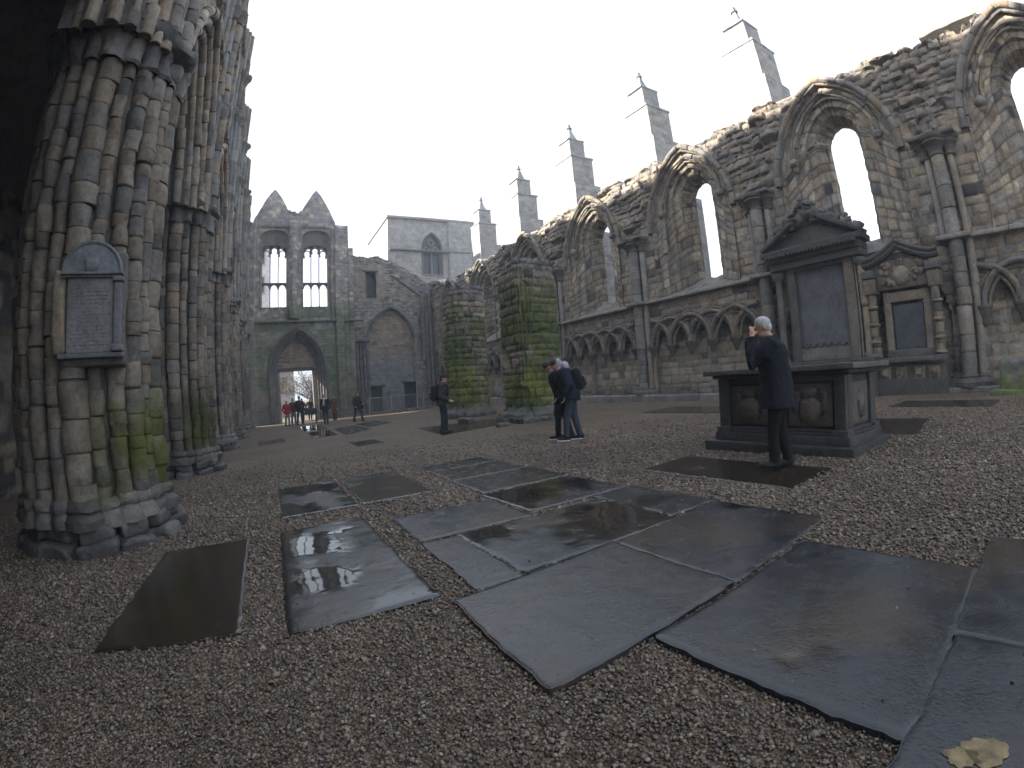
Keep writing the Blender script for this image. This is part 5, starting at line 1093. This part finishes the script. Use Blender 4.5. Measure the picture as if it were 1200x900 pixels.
def person(label, x, y, face, H=1.75, lean=0., bow=0., turn=0., hands=((-.25, .12, .82), (.25, .12, .82)), elbows=((-.3, -.06, 1.12), (.3, -.06, 1.12)), feet=((-.1, .08), (.1, -.08)), coat='navy wool', coat_hem=.78, coat_col=(.012, .014, .02), leg='black trousers', leg_col=(.008, .008, .009), hair=(.03, .025, .02), hood=None, scarf=None, shoe=(.01, .01, .01), sole=None, vox=.014, cap=None, group=None, bulk=1., hairname='hair', grip=False):
    s = H / 1.75; f = np.array(face, float); f /= np.linalg.norm(f); g0 = float(gz(x, y))
    lift = .012 if (4.3 < x < 5.4 and 2.4 < y < 4.9) else 0.
    p = thing('person', label, 'person', group, (x, y, g0 + lift), math.atan2(-f[0], f[1])); p.scale = (s, s, s)
    V = lambda *a: np.array(a, float)
    Rl = rx(-lean); hip = V(0, 0, .92)
    up_ = lambda q: hip + Rl @ (np.array(q, float) - hip)                # upper body leans about the hips
    sh = [up_((-.185, 0, 1.43)), up_((.185, 0, 1.43))]; neck = up_((0, -.01, 1.49)); Hd = Rl @ rx(-bow) @ rz(turn); hc = neck + Rl @ rx(-bow * .7) @ V(0, .035, .155)
    el = [up_(e) for e in elbows]; ha = [up_(h) for h in hands]
    an = [V(feet[i][0], feet[i][1], .085) for i in (0, 1)]; kn = [V(feet[i][0] * .95, feet[i][1] * .55 + .035, .49) for i in (0, 1)]; hp = [V(-.095, 0, .9), V(.095, 0, .9)]
    spine = [V(0, 0, .86), V(0, 0, .98), up_((0, .0, 1.15)), up_((0, .01, 1.32)), up_((0, 0, 1.44)), up_((0, 0, 1.48))]
    # body: one continuous surface
    m = MB(); m.tube(spine, np.array([(.15, .11), (.15, .105), (.145, .105), (.165, .115), (.14, .09), (.06, .06)]), 16, ref=(0, 1, 0))
    m.tube([neck - V(0, 0, .05), neck, (neck + hc) / 2, hc], [.06, .056, .055, .05], 12, ref=(0, 1, 0))
    hb = lambda q, r_, n=16, k=12: m.blob(hc + Hd @ V(*q), r_, n, k, rot=Hd)
    hb((0, 0, .02), (.076, .096, .105)); hb((0, .03, -.055), (.058, .07, .062)); hb((0, .075, -.085), (.026, .022, .02)); hb((0, .1, -.012), (.014, .024, .02)); hb((0, .09, .02), (.01, .018, .028)); hb((0, .082, -.052), (.026, .016, .008)); hb((0, .082, .035), (.05, .016, .012))
    for q in (-1, 1): hb((q * .078, -.008, -.005), (.012, .022, .034), 10, 8)
    for i in (0, 1):
        m.tube([sh[i], (sh[i] + el[i]) / 2, el[i], (el[i] * .4 + ha[i] * .6), ha[i]], [.056, .05, .04, .036, .027], 12, ref=(0, 1, .2))
        m.tube([hp[i], (hp[i] + kn[i]) / 2, kn[i], kn[i] * .65 + an[i] * .35, an[i]], [.085, .075, .055, .055, .038], 12, ref=(0, 1, 0)); m.blob(an[i] + V(0, .06, -.04), (.042, .11, .035), 12, 8)
        # hand: palm, four fingers of unequal length and a thumb from the side
        d = ha[i] - el[i]; d /= np.linalg.norm(d); sd_ = np.cross(d, V(0, 1, 0.01)); sd_ /= np.linalg.norm(sd_); nn = np.cross(sd_, d)
        if grip: d = d * .8 + V(0, 0, .5); d /= np.linalg.norm(d); sd_ = np.cross(d, V(1, 0, 0)); sd_ /= np.linalg.norm(sd_); nn = np.cross(sd_, d) * (1 if i == 0 else -1)
        pm = ha[i] + d * .045; m.tube([ha[i] - d * .01, pm, ha[i] + d * .085], np.array([(.026, .018), (.040, .016), (.038, .013)]), 12, ref=nn)
        for k, (o_, L_) in enumerate(((-.03, .062), (-.01, .074), (.01, .07), (.029, .055))):
            b0 = ha[i] + d * .08 + sd_ * o_; b1 = b0 + d * L_ * .45 + nn * L_ * .12; b2 = b1 + d * L_ * .25 + nn * L_ * .32; b3 = b2 + nn * L_ * .28 - d * L_ * .02; m.tube([b0, b1, b2, b3], [.0095, .009, .0085, .007], 8, ref=sd_)
        b0 = ha[i] + d * .025 - sd_ * .03; m.tube([b0, b0 - sd_ * .025 + d * .025 + nn * .01, b0 - sd_ * .025 + d * .055 + nn * .025], [.012, .0105, .008], 8, ref=nn)
    remesh(m.build('body', M_SKIN, p), min(vox, .0095) if vox < .013 else vox, 0, 2)
    if vox < .02:
        for q in (-1, 1): m = MB(); m.blob(hc + Hd @ V(q * .03, .088, .01), (.011, .007, .006), 8, 6); m.build('eye', cloth('dark eye', (.01, .01, .01), .2), p)
    # coat
    m = MB(); b = bulk; hz = coat_hem
    rows = [(V(0, .01, hz), .215 * b, .165 * b), (V(0, .005, (hz + .95) / 2), .205 * b, .155 * b), (V(0, 0, .98), .185 * b, .145 * b), (up_((0, 0, 1.15)), .18 * b, .14 * b), (up_((0, .005, 1.32)), .2 * b, .15 * b), (up_((0, -.005, 1.42)), .19 * b, .125 * b), (up_((0, -.01, 1.49)), .09, .085), (up_((0, -.01, 1.535)), .075, .075)]
    if hz > .95: rows = [(V(0, .0, hz), .18 * b, .14 * b)] + rows[3:]
    m.tube([r_[0] for r_ in rows], np.array([(r_[1], r_[2]) for r_ in rows]), 20, ref=(0, 1, 0))
    for i in (0, 1):
        m.blob(sh[i] + Rl @ V(0, 0, -.01), (.085 * b, .085, .075), 12, 8); w_ = ha[i] * .93 + el[i] * .07
        m.tube([sh[i] + Rl @ V((.03 if i else -.03) * -1, 0, .0), sh[i], (sh[i] + el[i]) / 2, el[i], (el[i] + w_) / 2, w_], np.array([.08, .085, .076, .066, .058, .05]) * b, 14, ref=(0, 1, .2))
    remesh(m.build('coat', cloth(coat, coat_col), p), vox, .03 if vox < .02 else .02, 3)
    # trousers
    m = MB(); m.tube([V(0, 0, .80), V(0, 0, .92), V(0, 0, 1.0)], np.array([(.15, .115), (.165, .12), (.15, .11)]), 16, ref=(0, 1, 0))
    for i in (0, 1): m.tube([hp[i] + V(0, 0, .02), (hp[i] + kn[i]) / 2, kn[i], (kn[i] + an[i]) / 2, an[i] + V(0, -.005, .0)], np.array([.098, .09, .074, .068, .064]), 14, ref=(0, 1, 0))
    remesh(m.build('trousers', cloth(leg, leg_col), p), vox, .02, 2)
    for i in (0, 1):
        m = MB(); m.blob(an[i] + V(0, .07, -.035), (.05, .135, .045), 16, 10); m.blob(an[i] + V(0, -.03, -.01), (.046, .06, .07), 14, 10); remesh(m.build('shoe', cloth('shoe %.2f' % shoe[0], shoe, .5), p), .012, 0, 2)
        if sole: m = MB(); m.rbox(an[i] + V(0, .06, -.075), (.1, .28, .028), .013, (3, 6, 1), 0, sole); m.build('shoe_sole', cloth('white sole', (.6, .6, .58)), p)
    if hair is not None:
        m = MB(); m.blob(hc + Hd @ V(0, -.016, .045), (.086, .1, .088), 18, 12, amp=.006); m.blob(hc + Hd @ V(0, -.05, -.01), (.076, .06, .07), 14, 10, amp=.006); remesh(m.build('hair', cloth(hairname, hair, .7), p), .012, .008, 2)
    if cap:
        m = MB(); m.blob(hc + Hd @ V(0, -.008, .055), (.09, .105, .08), 16, 10); m.tube([hc + Hd @ V(0, .07, .055), hc + Hd @ V(0, .15, .04)], np.array([(.07, .012), (.05, .008)]), 12, ref=Hd @ V(0, 0, 1)); m.build('cap', cloth('cap %.2f' % cap[0], cap), p)
    if hood:
        m = MB(); m.blob(up_((0, -.07, 1.53)), (.13, .1, .12), 16, 10, amp=.01); m.blob(hc + Hd @ V(0, -.055, -.01), (.1, .075, .11), 14, 10, amp=.01); m.blob(up_((0, .03, 1.5)), (.1, .09, .05), 14, 8); remesh(m.build('hood', cloth('hood %.2f' % hood[0], hood), p), .014, .02, 2)
    if scarf:
        m = MB(); t = np.linspace(0, 2 * math.pi, 20); m.tube(np.stack([.09 * np.cos(t), .09 * np.sin(t), np.full(20, 1.5)], -1) @ Rl.T + (hip - Rl @ hip), .045, 10); m.tube([up_((.03, .13, 1.48)), up_((.06, .17, 1.3)), up_((.06, .16, 1.1))], np.array([(.05, .03), (.06, .025), (.055, .02)]), 10, ref=(0, 1, 0)); remesh(m.build('scarf', cloth('scarf %.2f' % scarf[0], scarf), p), .016, .02, 2)
    def world(q): return np.array([x, y, g0 + lift]) + rz(math.atan2(-f[0], f[1])) @ (np.array(q) * s)
    return p, up_, world, ha, math.atan2(-f[0], f[1]), Rl
def backpack(info, label, sz=(.34, .2, .46), col=(.012, .012, .015), z=1.2, back=.24):
    p, up_, world, ha, rzv, Rl = info; c = world(up_((0, -back, z)))
    b = thing('backpack', label, 'backpack', None, tuple(c), rzv); Q = Rl
    m = MB(); m.rbox((0, 0, 0), sz, .08, (6, 5, 8), .015, col, Q, 3, var=0); m.build('bag', cloth('backpack fabric', (.012, .012, .015)), b)
    m = MB(); m.rbox(Q @ np.array((0, -sz[1] * .5, -.08)), (sz[0] * .75, .09, sz[2] * .45), .04, (5, 3, 5), .01, col, Q, 4, var=0); m.build('front_pocket', cloth('backpack fabric', col), b)
    for s_ in (-1, 1): m = MB(); m.tube([Q @ np.array(q) for q in ((s_ * .11, sz[1] * .4, .22), (s_ * .13, .12 + back * .4, .31), (s_ * .13, back + .15, .24), (s_ * .14, back + .16, .0), (s_ * .15, .1, -.16))], np.array([(.028, .01)] * 5), 8, ref=(1, 0, 0)); m.build('strap', cloth('backpack fabric', col), b)
    return b
# the man by the chest tomb holds a phone up to his face
fm = np.array((-.60, .80)); I = person('grey haired man in dark coat raising a phone to his face beside the chest tomb', 5.14, 3.10, fm, 1.77, lean=.10, bow=.22, hands=((-.075, .20, 1.55), (.075, .21, 1.56)), elbows=((-.24, .24, 1.24), (.24, .24, 1.24)), feet=((-.08, .06), (.09, -.12)), coat='black navy coat', coat_hem=.70, coat_col=(.010, .012, .018), hair=(.42, .42, .42), hairname='grey hair', vox=.011, bulk=1.32, grip=True, shoe=(.02, .02, .022))
c = I[2]((I[3][0] + I[3][1]) / 2 + np.array((0, .02, .09))); ph = tag((lambda m: (m.rbox((0, 0, 0), (.15, .012, .08), .006, (4, 1, 3), 0), m.rbox((.05, .009, .02), (.022, .012, .022), .005, 2, 0), m)[-1])(MB()).build('phone', cloth('phone black', (.008, .008, .009), .25)), 'small black phone held up before the face of the grey haired man', 'phone'); ph.location = tuple(c); ph.rotation_euler = (0, 0, I[4])
# the couple bending over the gravel
fl = np.array((-.82, .57)); gc = 'visitors walking about the ruin'
I = person('person in navy jacket with pale hood, jeans and backpack, bowing before the mossy stump', 5.82, 8.30, fl, 1.76, lean=.28, bow=.6, hands=((-.20, .13, .93), (.20, .13, .93)), elbows=((-.28, -.04, 1.14), (.28, -.04, 1.14)), feet=((-.1, .14), (.1, -.14)), coat='navy shell jacket', coat_hem=.84, coat_col=(.010, .015, .028), leg='blue jeans', leg_col=(.045, .060, .085), hood=(.36, .36, .38), hair=(.05, .035, .03), sole=(.6, .6, .6), vox=.013, group=gc, bulk=1.28)
backpack(I, 'black backpack with a pale patch on the navy jacketed person before the mossy stump')
person('person in long black coat half hidden beyond the jeans wearing companion', 5.87, 8.70, fl, 1.73, lean=.26, bow=.55, hands=((-.20, .13, .93), (.20, .13, .93)), feet=((-.1, .14), (.1, -.14)), coat='long black coat', coat_hem=.5, coat_col=(.008, .008, .011), hair=(.03, .025, .02), cap=(.03, .03, .04), scarf=(.30, .30, .31), vox=.015, group=gc, bulk=1.25, sole=(.6, .6, .6))
I = person('lone walker in dark jacket and cap with backpack, between slab and fluted pier stump', 5.02, 13.87, (.90, -.43), 1.76, lean=.05, bow=.1, feet=((-.1, .05), (.1, -.05)), hands=((-.2, .22, 1.0), (.2, .22, 1.0)), coat='charcoal jacket', coat_hem=.86, coat_col=(.03, .032, .036), leg='dark denim', leg_col=(.018, .022, .032), cap=(.02, .02, .022), vox=.014, group=gc, bulk=1.2)
backpack(I, 'black backpack on the lone walker beside the fluted pier stump')
I = person('woman in black jacket striding across the wet paving before the fence', 4.92, 28.0, (.55, -.8), 1.66, feet=((-.17, .22), (.17, -.2)), hands=((-.2, .25, 1.08), (.28, .12, .9)), coat='black puffer', coat_hem=.72, coat_col=(.008, .008, .01), leg='slate jeans', leg_col=(.035, .045, .06), vox=.02, group=gc)
hb_ = thing('handbag', 'small black shoulder bag at the hip of the striding woman', 'handbag', None, tuple(I[2]((-.27, .1, .86))), I[4]); m = MB(); m.rbox((0, 0, 0), (.12, .28, .22), .03, 3, .005); m.build('bag', cloth('bag leather', (.01, .01, .01)), hb_); m = MB(); m.tube([(0, -.12, .1), (.08, -.05, .35), (.15, 0, .6), (.08, .05, .35), (0, .12, .1)], .01, 6, ref=(0, 1, 0)); m.build('strap', cloth('bag leather', (.01, .01, .01)), hb_)
for a in (
 dict(label='person in black jacket with white scarf beside the dark jamb of the doorway', x=3.24, y=29.6, face=(-.3, -1), H=1.76, scarf=(.55, .55, .55), coat='black jacket a', coat_col=(.012, .012, .014), leg='dark jeans a', leg_col=(.025, .03, .045)),
 dict(label='person in long tan brown coat near the dark jamb of the doorway', x=4.3, y=33.6, face=(-.5, -1), H=1.72, coat='tan coat', coat_hem=.5, coat_col=(.11, .065, .03), leg='brown trousers', leg_col=(.04, .03, .025), hair=(.12, .07, .03), hairname='brown hair'),
 dict(label='person in bright red jacket and white cap by the doorway', x=1.02, y=32.8, face=(.5, -1), H=1.68, coat='red jacket', coat_hem=.8, coat_col=(.32, .012, .02), leg='pale jeans', leg_col=(.14, .17, .20), hair=None, cap=(.6, .6, .6)),
 dict(label='person in brown jacket just behind the red jacketed one', x=1.5, y=34.3, face=(.4, -1), H=1.76, coat='brown jacket', coat_hem=.85, coat_col=(.045, .028, .018), leg='grey trousers', leg_col=(.09, .10, .11)),
 dict(label='tall person in dark jacket standing before the middle of the doorway', x=1.86, y=32.6, face=(.3, -1), H=1.84, feet=((-.14, .14), (.14, -.14)), coat='dark jacket b', coat_hem=.8, coat_col=(.016, .014, .014), leg='navy trousers', leg_col=(.02, .024, .035)),
 dict(label='silhouetted person leaving through the doorway behind the barrier', x=2.5, y=40.2, face=(.1, 1), H=1.76, coat='black coat c', coat_hem=.7, coat_col=(.008, .008, .009), leg='black trousers c', leg_col=(.008, .008, .009)),
 dict(label='silhouetted person coming in through the doorway, closest to the dark jamb', x=3.1, y=39.8, face=(-.2, -1), H=1.72, coat='black coat d', coat_hem=.6, coat_col=(.01, .009, .009), leg='black trousers d', leg_col=(.008, .008, .009))):
    person(vox=.026, group='visitors gathered by the doorway', **a)

# ------------------------------------------------------------------ damp hazy air
m = MB(); m.prism([(-60, -60), (60, -60), (60, 75), (-60, 75)], -4.5, 24.5)
hm = bpy.data.materials.new('haze air'); hm.use_nodes = True; nt = hm.node_tree; nt.nodes.clear(); o_ = nt.nodes.new('ShaderNodeOutputMaterial'); pv = nt.nodes.new('ShaderNodeVolumePrincipled')
pv.inputs['Color'].default_value = (.86, .92, 1, 1); pv.inputs['Density'].default_value = .003; nt.links.new(pv.outputs[0], o_.inputs['Volume'])
hz = m.build('haze', hm, None, 0); kind(hz, 'stuff')
